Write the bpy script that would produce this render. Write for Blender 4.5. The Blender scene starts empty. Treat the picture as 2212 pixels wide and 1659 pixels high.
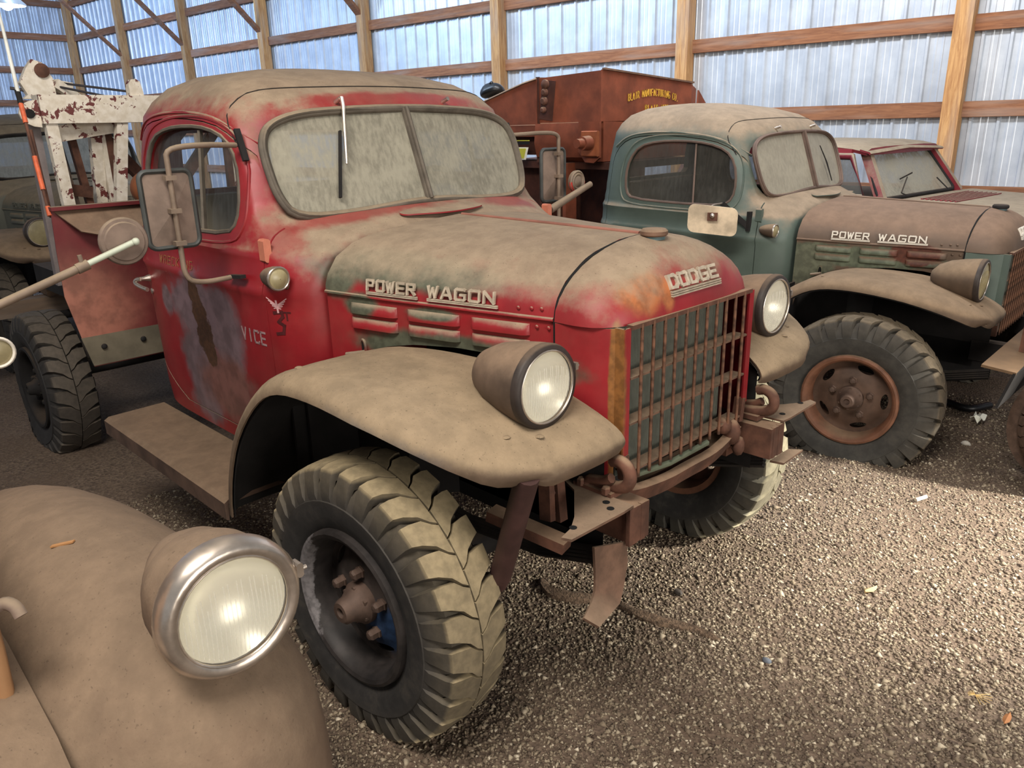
import bpy, bmesh, math, random
import numpy as np
from mathutils import Vector, Matrix, noise as mnoise
from mathutils.bvhtree import BVHTree
random.seed(7)
R_ = math.radians
scene = bpy.context.scene
COL = scene.collection

# ------------------------------------------------------------------ camera
cam_d = bpy.data.cameras.new('camera'); cam = bpy.data.objects.new('camera', cam_d); COL.objects.link(cam)
cam_d.sensor_fit = 'HORIZONTAL'; cam_d.sensor_width = 36.0
cam_d.lens = 36.0 * 1676.24 / 2212.0
cam_d.clip_start = .02; cam_d.clip_end = 200
_yaw, _pitch, _roll = 0.7726, 0.3215, -0.0254
_f = Vector((-math.cos(_yaw)*math.cos(_pitch), math.sin(_yaw)*math.cos(_pitch), -math.sin(_pitch)))
_r = _f.cross(Vector((0, 0, 1))).normalized(); _u = _r.cross(_f)
_r2 = math.cos(_roll)*_r + math.sin(_roll)*_u; _u2 = -math.sin(_roll)*_r + math.cos(_roll)*_u
_m = Matrix((_r2, _u2, -_f)).transposed().to_4x4(); _m.translation = Vector((1.5385, -1.882, 1.6881))
cam.matrix_world = _m
scene.camera = cam

# ------------------------------------------------------------------ light
scene.view_settings.view_transform = 'Standard'
scene.view_settings.look = 'None'
scene.view_settings.gamma = 1.0
scene.view_settings.use_curve_mapping = False
scene.view_settings.exposure = 0.15
world = bpy.data.worlds.new('world'); scene.world = world; world.use_nodes = True
world.node_tree.nodes['Background'].inputs[0].default_value = (0.80, 0.85, 0.92, 1)
world.node_tree.nodes['Background'].inputs[1].default_value = 0.30

def area(name, loc, target, sx, sy, power, color, spread=180):
    d = bpy.data.lights.new(name, 'AREA'); d.shape = 'RECTANGLE'; d.size = sx; d.size_y = sy
    d.energy = power; d.color = color; d.spread = R_(spread)
    o = bpy.data.objects.new(name, d); COL.objects.link(o); o.location = loc
    o.rotation_euler = (Vector(target) - Vector(loc)).to_track_quat('-Z', 'Y').to_euler()
    return o
area('open_doorway_daylight', (7.5, -1.5, 2.3), (0, 0.3, 0.9), 4.5, 3.2, 330, (1.0, .93, .83))
area('aisle_added_fill', (0.9, -2.6, 4.4), (-.3, .2, .8), 2.4, 1.0, 190, (1.0, .94, .86))  # unseen fill added overhead to light the trucks from the camera side
area('wall_added_fill', (-1.0, 2.2, 4.6), (-1.2, 6.0, 1.6), 5.0, .6, 240, (.96, .97, 1.0))  # no fixture here; fill added to brighten the right part of the wall
area('rear_wall_added_fill', (-7.0, 1.6, 5.0), (-8.0, 6.3, 2.4), 5.0, .8, 340, (.58, .76, 1.0))  # second added fill, unseen, brightening the wall further back
area('far_end_daylight', (-14, -2.0, 5.0), (-17.5, 5.0, 2.4), 4.5, 1.6, 640, (.42, .62, 1.0))
def spot(name, loc, target, power, color, angle, blend, rad):
    d = bpy.data.lights.new(name, 'SPOT'); d.energy = power; d.color = color; d.spot_size = R_(angle); d.spot_blend = blend; d.shadow_soft_size = rad
    o = bpy.data.objects.new(name, d); COL.objects.link(o); o.location = loc
    o.rotation_euler = (Vector(target) - Vector(loc)).to_track_quat('-Z', 'Y').to_euler()
spot('gravel_pool_spot', (3.4, 2.6, 2.2), (.92, 1.36, 0), 2500, (1.0, .97, .87), 38, 1.0, .12)  # added spot without a visible source, throws the light pool on the gravel

# ------------------------------------------------------------------ materials
def S(r, g, b):
    f = lambda c: (c/255/12.92) if c/255 <= .04045 else ((c/255+.055)/1.055)**2.4
    return (f(r), f(g), f(b), 1)
DUST = S(150, 132, 108)
class NT:
    def __init__(s, name):
        s.m = bpy.data.materials.new(name); s.m.use_nodes = True; s.t = s.m.node_tree; s.n = s.t.nodes
        s.b = s.n['Principled BSDF']; s.tc = s.n.new('ShaderNodeTexCoord'); s.g = s.n.new('ShaderNodeNewGeometry')
    def L(s, a, b): s.t.links.new(a, b)
    def put(s, sock, v):
        if isinstance(v, bpy.types.NodeSocket): s.L(v, sock)
        else: sock.default_value = v
    def noise(s, scale, detail=4, rough=.55, vec=None, dist=0):
        n = s.n.new('ShaderNodeTexNoise'); n.inputs['Scale'].default_value = scale; n.inputs['Detail'].default_value = detail
        n.inputs['Roughness'].default_value = rough; n.inputs['Distortion'].default_value = dist
        s.L(vec or s.tc.outputs['Object'], n.inputs['Vector']); return n.outputs['Fac']
    def math(s, op, a, b=0., c=0., clamp=False):
        n = s.n.new('ShaderNodeMath'); n.operation = op; n.use_clamp = clamp
        s.put(n.inputs[0], a); s.put(n.inputs[1], b)
        if op in ('MULTIPLY_ADD',): s.put(n.inputs[2], c)
        return n.outputs[0]
    def vmath(s, op, a, b):
        n = s.n.new('ShaderNodeVectorMath'); n.operation = op; s.put(n.inputs[0], a); s.put(n.inputs[1], b)
        return n.outputs['Value'] if op == 'LENGTH' else n.outputs[0]
    def ramp(s, v, lo, hi, a=0., b=1., smooth=True):
        n = s.n.new('ShaderNodeMapRange'); n.interpolation_type = 'SMOOTHSTEP' if smooth else 'LINEAR'
        s.put(n.inputs[0], v); n.inputs[1].default_value = lo; n.inputs[2].default_value = hi
        n.inputs[3].default_value = a; n.inputs[4].default_value = b; return n.outputs[0]
    def mix(s, f, a, b):
        n = s.n.new('ShaderNodeMix'); n.data_type = 'RGBA'; s.put(n.inputs[0], f); s.put(n.inputs[6], a); s.put(n.inputs[7], b)
        return n.outputs[2]
    def bump(s, h, strength, dist=.01):
        n = s.n.new('ShaderNodeBump'); n.inputs['Strength'].default_value = strength; n.inputs['Distance'].default_value = dist
        s.L(h, n.inputs['Height']); s.L(n.outputs[0], s.b.inputs['Normal'])
def shade(c, k): return (c[0]*k, c[1]*k, c[2]*k, 1)
def mat(name, base, rough=.6, metal=0., vary=(6., .25), patches=(), dust=None, dcol=DUST, dn=.5, bump=None, spec=.4, speck=0, film=0, clean=()):
    """base colour + mottling + located patches of other paint / rust + dust lying on surfaces that face up"""
    t = NT(name)
    n1 = t.noise(vary[0], 6, .6)
    col = t.mix(t.ramp(n1, .3, .7), shade(base, 1-vary[1]), shade(base, 1+vary[1]))
    rg = rough
    for (c, r, pc, ns, na, soft) in patches:
        d = t.vmath('SUBTRACT', t.tc.outputs['Object'], c); d = t.vmath('MULTIPLY', d, tuple(1/x for x in r))
        d = t.vmath('LENGTH', d, (0, 0, 0)); nz = t.noise(ns, 5, .65)
        d = t.math('ADD', d, t.math('MULTIPLY', t.math('SUBTRACT', nz, .5), na))
        pcol = t.mix(t.ramp(t.noise(ns*3, 4), .35, .65), shade(pc, .75), shade(pc, 1.2))
        col = t.mix(t.ramp(d, 1-soft, 1+soft, 1, 0), col, pcol)
    if dust:
        lo, hi, amt = dust
        sep = t.n.new('ShaderNodeSeparateXYZ'); t.L(t.g.outputs['Normal'], sep.inputs[0])
        v = t.math('ADD', sep.outputs[2], t.math('MULTIPLY', t.math('SUBTRACT', t.noise(9, 6, .65), .5), dn))
        f = t.math('MULTIPLY', t.ramp(v, lo, hi), amt)
        for (cc, cr, cs) in clean:
            d = t.vmath('LENGTH', t.vmath('MULTIPLY', t.vmath('SUBTRACT', t.tc.outputs['Object'], cc), tuple(1/x for x in cr)), (0, 0, 0))
            d = t.math('ADD', d, t.math('MULTIPLY', t.math('SUBTRACT', t.noise(9, 5, .65), .5), 1.2))
            f = t.math('MULTIPLY', f, t.ramp(d, .6, 1.3, 1-cs, 1))
        if film: f = t.math('MAXIMUM', f, t.ramp(t.noise(4.5, 5, .6), .35, .75, film*.4, film*1.6))
        dc = t.mix(t.ramp(t.noise(14, 6, .7), .32, .68), shade(dcol, .84), shade(dcol, 1.1))
        dc = t.mix(t.ramp(t.noise(3.6, 6, .7), .48, .70, 0, .65), dc, shade(dcol, .64))
        if speck:
            dc = t.mix(t.ramp(t.noise(170, 2, .5), .66, .72, 0, speck), dc, shade(dcol, .3))
        col = t.mix(f, col, dc)
        rr = t.math('MULTIPLY_ADD', f, .9-rough, rough); t.L(rr, t.b.inputs['Roughness'])
    else: t.b.inputs['Roughness'].default_value = rough
    t.put(t.b.inputs['Base Color'], col); t.b.inputs['Metallic'].default_value = metal
    t.b.inputs['Specular IOR Level'].default_value = spec
    if bump: t.bump(t.noise(bump[0], 5, .6), bump[1], bump[2])
    return t.m
RED = S(134, 20, 31); GREEN_OLD = S(76, 80, 66); PRIMER = S(112, 92, 98); ORANGE_P = S(158, 92, 52); RUST = S(92, 52, 32)
PINKD = S(170, 92, 80)
m_red = mat('red_truck_paint', RED, .38, 0, (5, .18), dust=(.22, .86, .94), dcol=S(146, 130, 108), dn=1.0, speck=.5, film=.06, clean=[((-.82, -.30, 1.405), (.06, .45, .05), .7), ((-.80, .42, 1.40), (.06, .2, .05), .7), ((-.98, 0, 1.79), (.07, .62, .035), .75), ((-.85, -.62, 1.34), (.10, .10, .09), .6)], bump=(60, .06, .004), patches=[
    ((-.25, -.53, 1.285), (.50, .16, .062), GREEN_OLD, 10, .5, .25), ((-.60, -.56, 1.25), (.08, .1, .07), GREEN_OLD, 14, .4, .25),
    ((-.15, -.45, 1.05), (.46, .2, .06), GREEN_OLD, 10, .6, .2), ((-.50, -.56, 1.165), (.07, .1, .04), GREEN_OLD, 16, .5, .25),
    ((-.23, -.47, 1.165), (.09, .1, .018), GREEN_OLD, 16, .5, .25),
    ((.33, -.22, 1.27), (.06, .09, .07), ORANGE_P, 10, .7, .3), ((.37, -.13, 1.25), (.05, .03, .05), ORANGE_P, 10, .7, .3),
    ((.345, -.335, .98), (.022, .03, .4), S(130, 84, 42), 14, .5, .12),
    ((-1.40, -.7, 1.06), (.20, .3, .14), PRIMER, 5, 1.5, .22), ((-1.42, -.7, .80), (.17, .3, .22), PRIMER, 4, 1.6, .22), ((-1.16, -.7, .99), (.13, .3, .17), PRIMER, 5, 1.5, .25), ((-1.66, -.7, 1.06), (.05, .3, .06), PRIMER, 9, 1.5, .3),
    ((-1.22, -.7, .78), (.20, .3, .12), S(118, 78, 72), 5, 1.4, .3),
    ((-1.385, -.7, 1.12), (.045, .3, .05), S(74, 48, 32), 22, 1.3, .07), ((-1.36, -.7, 1.04), (.058, .3, .08), S(74, 48, 32), 22, 1.3, .07), ((-1.335, -.7, .95), (.068, .3, .08), S(66, 42, 30), 22, 1.3, .07), ((-1.315, -.7, .89), (.05, .3, .05), S(74, 46, 30), 22, 1.3, .07)])
m_redin = mat('red_body_panel', S(98, 24, 32), .5, 0, (4, .25), dust=(.3, .8, .9), film=.06, patches=[((-2.35, -.86, .90), (.3, .24, .22), S(150, 96, 80), 5, .5, .6)])
m_greenp = mat('green_truck_paint', S(84, 96, 88), .5, 0, (4, .14), dust=(.2, .75, .9), dcol=S(146, 126, 104), dn=.6, speck=.3)
m_greenhood = mat('green_truck_rusty_hood', S(92, 74, 60), .6, 0, (4, .2), dust=(.25, .8, .85), dcol=S(124, 100, 82), dn=.6, patches=[
    ((-.35, -.5, 1.12), (.5, .3, .06), S(86, 92, 74), 9, 1.4, .15), ((-.05, -.45, 1.15), (.12, .2, .06), S(84, 44, 30), 12, 1.2, .12), ((-.55, -.57, 1.05), (.12, .2, .12), S(94, 96, 78), 9, 1.0, .15)])
m_bgtruck = mat('faded_grey_truck_paint', S(88, 88, 78), .6, 0, (4, .18), dust=(.15, .7, .9), dcol=S(126, 112, 92))
m_fender = mat('dusty_fender_metal', S(96, 78, 62), .7, 0, (7, .3), dust=(-.05, .6, .92), dcol=S(148, 128, 102), dn=.8, speck=.6, bump=(40, .12, .004),
    patches=[((.05, -.85, 1.02), (.25, .12, .1), S(88, 84, 82), 9, .8, .4)])
m_fenderg = mat('dusty_brown_fender', S(84, 68, 54), .75, 0, (6, .25), dust=(0, .6, .9), dcol=S(136, 114, 90), bump=(40, .1, .004))
m_dark = mat('dark_chassis', S(28, 25, 24), .85, 0, (8, .4), dust=(.5, 1.1, .5), dcol=S(92, 76, 60))
m_black = mat('black_cavity', S(14, 13, 13), .9, 0)
m_rustm = mat('rusty_brown_metal', S(92, 60, 46), .78, 0, (14, .4), dust=(.45, .95, .85), dcol=S(148, 122, 98), bump=(70, .15, .003))
m_plate = mat('dusty_steel_plate', S(104, 78, 62), .8, 0, (16, .3), dust=(.3, .95, .85), dcol=S(146, 124, 102), bump=(90, .15, .003), speck=.5)
m_barr = mat('rusty_grille_bar', S(98, 66, 48), .7, 0, (34, .6), patches=[((.37, .08, .98), (.1, .12, .10), S(150, 82, 78), 40, 1.0, .4)])
m_core = mat('radiator_core', S(98, 100, 90), .8, 0, (20, .15))
m_rubberseal = mat('rubber_gasket', S(92, 84, 74), .8, 0, (12, .25), dust=(.3, .9, .7))
m_chrome = mat('dull_chrome', S(196, 184, 172), .28, .85, (18, .18), dust=(.75, 1.2, .7))
m_letter = mat('dull_badge_metal', S(186, 172, 152), .45, .2, (40, .2), dust=(.5, 1.0, .6))
m_letterw = mat('white_badge_metal', S(222, 214, 200), .5, 0, (40, .08))
m_lampbody = mat('dusty_headlamp_shell', S(88, 72, 60), .6, 0, (9, .3), dust=(.1, .8, .85), dcol=S(140, 116, 94), dn=.7, bump=(50, .1, .003))
m_mirrorback = mat('dusty_mirror_back', S(114, 97, 86), .8, 0, (16, .2), dust=(.2, .9, .6))
m_arm = mat('dusty_tube_metal', S(120, 103, 88), .6, .1, (12, .2), dust=(.2, .9, .7))
m_paintarm = mat('pale_green_painted_tube', S(178, 184, 166), .55, 0, (20, .1), dust=(.6, 1.1, .6))
m_interior = mat('dark_cab_interior', S(52, 48, 46), .85, 0, (5, .2))
m_seat = mat('dusty_seat_cover', S(150, 140, 118), .9, 0, (5, .12))
m_hopper = mat('rust_red_hopper', S(120, 62, 40), .68, 0, (5, .32), dust=(.45, 1.0, .8), dcol=S(140, 110, 88), bump=(26, .12, .004), patches=[((-2.3, 2.5, 1.55), (.25, .3, .1), S(152, 84, 48), 8, .6, .4)])
m_hopperd = mat('dark_rust_steel', S(74, 40, 28), .75, 0, (8, .35))
m_yellow = mat('yellow_stencil_paint', S(222, 170, 60), .6, 0, (60, .2))
m_olive = mat('yellow_green_decal', S(176, 172, 58), .6, 0, (20, .1)); m_white = mat('white_decal', S(228, 226, 210), .6, 0, (20, .05))
m_redpaint2 = mat('maroon_red_paint', S(118, 38, 46), .5, 0, (6, .2), dust=(.1, .6, .92), dcol=S(150, 138, 116), dn=.6)
m_fg = mat('sand_dusty_fender', S(106, 85, 68), .8, 0, (5, .28), dust=(-.3, .8, .85), dcol=S(128, 108, 88), dn=1.6, speck=.5, bump=(160, .25, .003), patches=[
    ((.22, -1.45, .98), (.16, .16, .1), S(112, 86, 66), 8, .8, .5), ((-.2, -1.38, .95), (.06, .05, .1), S(150, 106, 72), 14, .8, .5), ((.1, -1.62, .85), (.12, .06, .2), S(116, 92, 72), 9, .7, .5)])
m_fghood = mat('bare_primer_hood', S(150, 112, 78), .7, 0, (8, .2), dust=(.3, .8, .8))
m_white_chip = None
def chip():
    t = NT('chipped_white_paint'); n = t.noise(15, 6, .66, dist=.4); n2 = t.noise(30, 3)
    col = t.mix(t.ramp(n2, .3, .7), S(212, 200, 180), S(232, 223, 208))
    col = t.mix(t.ramp(n, .565, .59), col, S(104, 46, 42)); t.put(t.b.inputs['Base Color'], col); t.b.inputs['Roughness'].default_value = .6
    return t.m
m_white_chip = chip()
def wood(name, a, b, sc=(1, 1, 1)):
    t = NT(name); mp = t.n.new('ShaderNodeMapping'); mp.inputs['Scale'].default_value = sc; t.L(t.tc.outputs['Object'], mp.inputs[0])
    oi = t.n.new('ShaderNodeObjectInfo'); off = t.vmath('ADD', mp.outputs[0], (0, 0, 0)); c = t.n.new('ShaderNodeCombineXYZ')
    for i in range(3): t.L(t.math('MULTIPLY', oi.outputs['Random'], 37.+i*11), c.inputs[i])
    off = t.vmath('ADD', mp.outputs[0], c.outputs[0])
    n = t.noise(5, 6, .65, off, .6); n2 = t.noise(1.2, 2, .5, off)
    col = t.mix(t.ramp(n, .3, .72), a, b); col = t.mix(t.ramp(n2, .45, .75, 0, .45), col, S(150, 138, 126))
    hs = t.n.new('ShaderNodeHueSaturation'); t.L(col, hs.inputs['Color']); t.L(t.ramp(oi.outputs['Random'], 0, 1, .72, 1.2, False), hs.inputs['Value'])
    t.L(hs.outputs[0], t.b.inputs['Base Color']); t.b.inputs['Roughness'].default_value = .8; t.bump(n, .15, .004); return t.m
m_post = wood('pine_post_wood', S(192, 148, 96), S(152, 106, 64), (9, 9, .8))
m_girt = wood('brown_girt_wood', S(150, 100, 66), S(116, 72, 46), (.8, 9, 9))
m_beam = wood('weathered_timber', S(112, 86, 62), S(78, 58, 42), (6, .6, 6))
def sheet():
    t = NT('galvanised_sheet'); n = t.noise(2.5, 5, .6); col = t.mix(t.ramp(n, .3, .7), S(180, 186, 194), S(206, 211, 217))
    t.put(t.b.inputs['Base Color'], col); t.b.inputs['Metallic'].default_value = .35; t.b.inputs['Roughness'].default_value = .36; return t.m
m_sheet = sheet()
def rubber(name, treadcol, side, amt, R):
    t = NT(name)
    sep = t.n.new('ShaderNodeSeparateXYZ'); t.L(t.tc.outputs['Object'], sep.inputs[0])
    rad = t.math('SQRT', t.math('ADD', t.math('MULTIPLY', sep.outputs[0], sep.outputs[0]), t.math('MULTIPLY', sep.outputs[2], sep.outputs[2])))
    n = t.noise(14, 6, .65); base = t.mix(t.ramp(n, .3, .7), shade(side, .7), shade(side, 1.35))
    f = t.math('ADD', t.ramp(rad, R-.026, R-.009), t.math('MULTIPLY', t.math('SUBTRACT', n, .5), .5), clamp=True); f = t.math('MAXIMUM', f, t.math('MULTIPLY', t.ramp(rad, R-.13, R-.03), .22))
    sn = t.n.new('ShaderNodeSeparateXYZ'); t.L(t.g.outputs['Normal'], sn.inputs[0])
    up = t.ramp(t.math('ADD', sn.outputs[2], t.math('MULTIPLY', t.math('SUBTRACT', n, .5), .6)), -.35, .6)
    f = t.math('MULTIPLY', t.math('MULTIPLY', f, t.math('MULTIPLY_ADD', up, .55, .45)), amt)
    tc2 = t.mix(t.ramp(t.noise(40, 5), .3, .7), shade(treadcol, .8), shade(treadcol, 1.15))
    t.put(t.b.inputs['Base Color'], t.mix(f, base, tc2)); t.b.inputs['Roughness'].default_value = .78
    t.bump(t.noise(90, 4), .15, .003); return t.m
m_tire = rubber('dusty_tire_rubber', S(146, 130, 100), S(44, 41, 39), .95, .425)
m_tired = rubber('grimy_tire_rubber', S(92, 82, 70), S(38, 36, 35), .8, .42)
m_tireg = rubber('grey_tire_rubber', S(104, 90, 70), S(54, 52, 48), .9, .425)
m_tirefar = rubber('pale_tire_rubber', S(160, 150, 122), S(46, 44, 42), .95, .425)
def glass(name, tan, alpha, n_amt=.12, rough=.55):
    t = NT(name); n = t.noise(5, 6, .7); n2 = t.noise(40, 4, .7)
    mp = t.n.new('ShaderNodeMapping'); mp.inputs['Scale'].default_value = (70, 70, 9); t.L(t.tc.outputs['Object'], mp.inputs[0])
    st = t.noise(1.0, 4, .6, mp.outputs[0])
    v = t.math('ADD', t.math('MULTIPLY', n, .55), t.math('MULTIPLY', st, .45))
    col = t.mix(t.ramp(v, .36, .62), shade(tan, .82), shade(tan, 1.05)); col = t.mix(t.ramp(n2, .6, .75, 0, .35), col, shade(tan, 1.35))
    t.put(t.b.inputs['Base Color'], col); t.b.inputs['Roughness'].default_value = rough
    t.put(t.b.inputs['Alpha'], t.ramp(v, .3, .6, max(alpha-n_amt, 0), min(1, alpha+n_amt*.6))); return t.m
m_wsglass = glass('dust_coated_windshield', S(140, 135, 119), .90, .18)
m_wsglassg = glass('dust_coated_windshield_grey', S(146, 139, 122), .96, .04)
m_doorglass = glass('grimy_door_glass', S(72, 70, 64), .72, .12, .2)
m_doorglassr = glass('thin_dust_door_glass', S(84, 84, 80), .36, .10, .1)
m_bgglass = glass('dull_grey_windshield', S(118, 122, 120), .9)
def lens():
    t = NT('lamp_lens_glass'); t.put(t.b.inputs['Base Color'], S(250, 246, 234)); t.b.inputs['Alpha'].default_value = .28; t.b.inputs['Metallic'].default_value = .2
    t.b.inputs['Roughness'].default_value = .1; t.b.inputs['IOR'].default_value = 1.5; t.bump(t.noise(40, 2), .25, .004); return t.m
m_lens = lens()
m_reflector = mat('lamp_reflector', S(238, 234, 216), .3, .55, (5, .05))
m_lensd = mat('dusty_lamp_lens', S(150, 138, 104), .35, 0, (12, .2), spec=.6)
m_redlens = mat('red_reflector_lens', S(196, 40, 36), .3, 0, (12, .15))
m_orange = mat('orange_marker_rod', S(206, 98, 60), .55, 0, (30, .2)); m_rodlit = mat('flare_lit_rod', S(214, 214, 206), .5, 0)  # pale rod colour holds the flare light falling on its top
m_plastic = mat('black_plastic_bag', S(22, 22, 24), .35, 0, (8, .2)); m_cable = mat('steel_cable', S(62, 58, 60), .6, .3)
m_rim_disc = mat('dark_rust_disc', S(84, 64, 52), .7, 0, (9, .3))
m_rim_rust = mat('rusted_rim', S(108, 72, 53), .68, 0, (10, .3), dust=(.6, 1.1, .5)); m_rim_dark = mat('worn_blue_black_rim', S(66, 58, 54), .6, .1, (9, .5), patches=[((.09, -.04, -.06), (.08, .1, .09), S(44, 66, 98), 14, .7, .3)])
m_rim_white = mat('rim_flange_worn_white', S(46, 41, 39), .6, .1, (12, .5), patches=[((-.19, -.12, .02), (.06, .03, .20), S(112, 107, 107), 22, 1.6, .12)])
m_hub = mat('greasy_hub', S(84, 66, 56), .7, .1, (14, .35))
m_greenc = mat('radiator_cap_green', S(78, 98, 100), .6, 0, (20, .2))
m_board = mat('dusty_running_board', S(88, 68, 56), .8, 0, (12, .3), dust=(.3, .95, .9), dcol=S(126, 105, 84), bump=(60, .15, .003))
m_bezel = mat('dark_lamp_bezel', S(52, 44, 40), .55, .1, (14, .3), dust=(.5, 1.0, .7), dcol=S(120, 100, 82))
# ------------------------------------------------------------------ mesh helpers
class MB:
    def __init__(s): s.v = []; s.f = []
    def add(s, vs, fs):
        o = len(s.v); s.v += [tuple(p) for p in vs]; s.f += [tuple(i+o for i in f) for f in fs]; return s
    def loft(s, rings, closed=True, caps=(True, True), wrap=False):
        n = len(rings[0]); o = len(s.v)
        for r in rings: s.v += [tuple(p) for p in r]
        m = len(rings)
        for i in range(m if wrap else m-1):
            a = o+i*n; b = o+((i+1) % m)*n
            for j in range(n if closed else n-1):
                k = (j+1) % n; s.f.append((a+j, a+k, b+k, b+j))
        if closed and not wrap:
            if caps[0]: s.f.append(tuple(o+j for j in reversed(range(n))))
            if caps[1]: s.f.append(tuple(o+(m-1)*n+j for j in range(n)))
        return s
    def box(s, c, d, ax=None, ch=0):
        """box at c, full sizes d, optional 3x3 axes; ch chamfers the long edges"""
        ax = ax or (Vector((1, 0, 0)), Vector((0, 1, 0)), Vector((0, 0, 1))); c = Vector(c)
        hx, hy, hz = d[0]/2, d[1]/2, d[2]/2
        if ch:
            q = [(-hy+ch, -hz), (hy-ch, -hz), (hy, -hz+ch), (hy, hz-ch), (hy-ch, hz), (-hy+ch, hz), (-hy, hz-ch), (-hy, -hz+ch)]
        else: q = [(-hy, -hz), (hy, -hz), (hy, hz), (-hy, hz)]
        return s.loft([[c+ax[0]*x+ax[1]*y+ax[2]*z for y, z in q] for x in (-hx, hx)])
    def bar(s, a, b, w, h, up=(0, 0, 1)):
        a = Vector(a); b = Vector(b); x = (b-a).normalized(); y = Vector(up).cross(x)
        if y.length < 1e-4: y = Vector((0, 1, 0)).cross(x)
        y.normalize(); z = x.cross(y)
        return s.box((a+b)/2, ((b-a).length, w, h), (x, y, z))
    def tube(s, path, r, n=8, closed=False, sq=None):
        P = [Vector(p) for p in path]; m = len(P); rr = r if isinstance(r, (list, tuple)) else [r]*m
        T = []
        for i in range(m):
            if closed: t = P[(i+1) % m]-P[i-1]
            else: t = P[min(i+1, m-1)]-P[max(i-1, 0)]
            T.append(t.normalized())
        up = Vector((0, 0, 1)) if abs(T[0].z) < .9 else Vector((1, 0, 0))
        u = (up - T[0]*up.dot(T[0])).normalized(); rings = []
        for i in range(m):
            u = u - T[i]*u.dot(T[i]); u.normalize(); w = T[i].cross(u)
            rings.append([P[i]+(u*math.cos(2*math.pi*k/n)+w*math.sin(2*math.pi*k/n))*rr[i] for k in range(n)])
        return s.loft(rings, wrap=closed)
    def lathe(s, prof, n=24, c=(0, 0, 0), axis='x', caps=(False, False)):
        """prof = [(along, radius)]"""
        c = Vector(c); rings = []
        for a, r in prof:
            ring = []
            for k in range(n):
                p, q = r*math.cos(2*math.pi*k/n), r*math.sin(2*math.pi*k/n)
                ring.append(c + (Vector((a, p, q)) if axis == 'x' else Vector((q, a, p)) if axis == 'y' else Vector((p, q, a))))
            rings.append(ring)
        return s.loft(rings, caps=caps)
    def prism(s, poly, d):
        """polygon of 3D points extruded by vector d"""
        d = Vector(d); P = [Vector(p) for p in poly]
        return s.loft([P, [p+d for p in P]])
    def sphere(s, c, r, n=10, m=6, sc=(1, 1, 1)):
        rings = []
        for i in range(m+1):
            a = math.pi*(i+.02)/(m+.04) - math.pi/2
            rings.append([(c[0]+r*sc[0]*math.cos(a)*math.cos(2*math.pi*k/n), c[1]+r*sc[1]*math.cos(a)*math.sin(2*math.pi*k/n), c[2]+r*sc[2]*math.sin(a)) for k in range(n)])
        return s.loft(rings)
    def mirror(s):
        o = MB(); o.v = [(x, -y, z) for x, y, z in s.v]; o.f = [tuple(reversed(f)) for f in s.f]; return o
    def join(s, o): return s.add(o.v, o.f)
    def mesh(s, name, fix=True):
        me = bpy.data.meshes.new(name); me.from_pydata(s.v, [], s.f); me.update()
        if fix:
            b = bmesh.new(); b.from_mesh(me); bmesh.ops.recalc_face_normals(b, faces=b.faces); b.to_mesh(me); b.free()
        return me
    def build(s, name, m, parent=None, smooth=None, thick=None, label=None, fix=True):
        return obj(name, s.mesh(name, fix), m, parent, smooth, thick, label)
def setsmooth(me, ang):
    me.shade_smooth()
    if ang < 180: me.set_sharp_from_angle(angle=R_(ang))
def obj(name, me, m, parent=None, smooth=None, thick=None, label=None):
    if thick:
        o = bpy.data.objects.new('tmp', me); COL.objects.link(o)
        md = o.modifiers.new('s', 'SOLIDIFY'); md.thickness = thick; md.offset = -1
        me = bpy.data.meshes.new_from_object(o.evaluated_get(bpy.context.evaluated_depsgraph_get())); bpy.data.objects.remove(o)
    if m: me.materials.clear(); me.materials.append(m)
    if smooth: setsmooth(me, smooth)
    o = bpy.data.objects.new(name, me); COL.objects.link(o); o.parent = parent
    if label: o['label'] = label
    return o
def tag(o, label, cat, group=None, kind=None):
    if label: o['label'] = label
    if cat: o['category'] = cat
    if group: o['group'] = group
    if kind: o['kind'] = kind
    return o
def empty(name, loc, rz=0, label=None, cat=None, group=None):
    o = bpy.data.objects.new(name, None); COL.objects.link(o); o.location = loc; o.rotation_euler = (0, 0, rz); o.empty_display_size = .1
    return tag(o, label, cat, group)
def interp(tab, x):
    if x <= tab[0][0]: return tab[0][1]
    for (a, p), (b, q) in zip(tab, tab[1:]):
        if x <= b: return p+(q-p)*(x-a)/(b-a)
    return tab[-1][1]
def smooth_path(pts, k=3, closed=False):
    P = [Vector(p) for p in pts]
    for _ in range(k):
        Q = []
        m = len(P)
        for i in range(m if closed else m-1):
            a, b = P[i], P[(i+1) % m]; Q += [a*.75+b*.25, a*.25+b*.75]
        P = Q if closed else [P[0]]+Q+[P[-1]]
    return P
def boolean(me, cutters, op):
    o = bpy.data.objects.new('a', me); COL.objects.link(o); cs = []
    for c in cutters:
        k = bpy.data.objects.new('c', c); COL.objects.link(k); cs.append(k)
        md = o.modifiers.new('b', 'BOOLEAN'); md.object = k; md.operation = op; md.solver = 'MANIFOLD'
    r = bpy.data.meshes.new_from_object(o.evaluated_get(bpy.context.evaluated_depsgraph_get()))
    for k in cs+[o]: bpy.data.objects.remove(k)
    return r
def bvh_of(me): return BVHTree.FromPolygons([v.co for v in me.vertices], [p.vertices[:] for p in me.polygons])
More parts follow.
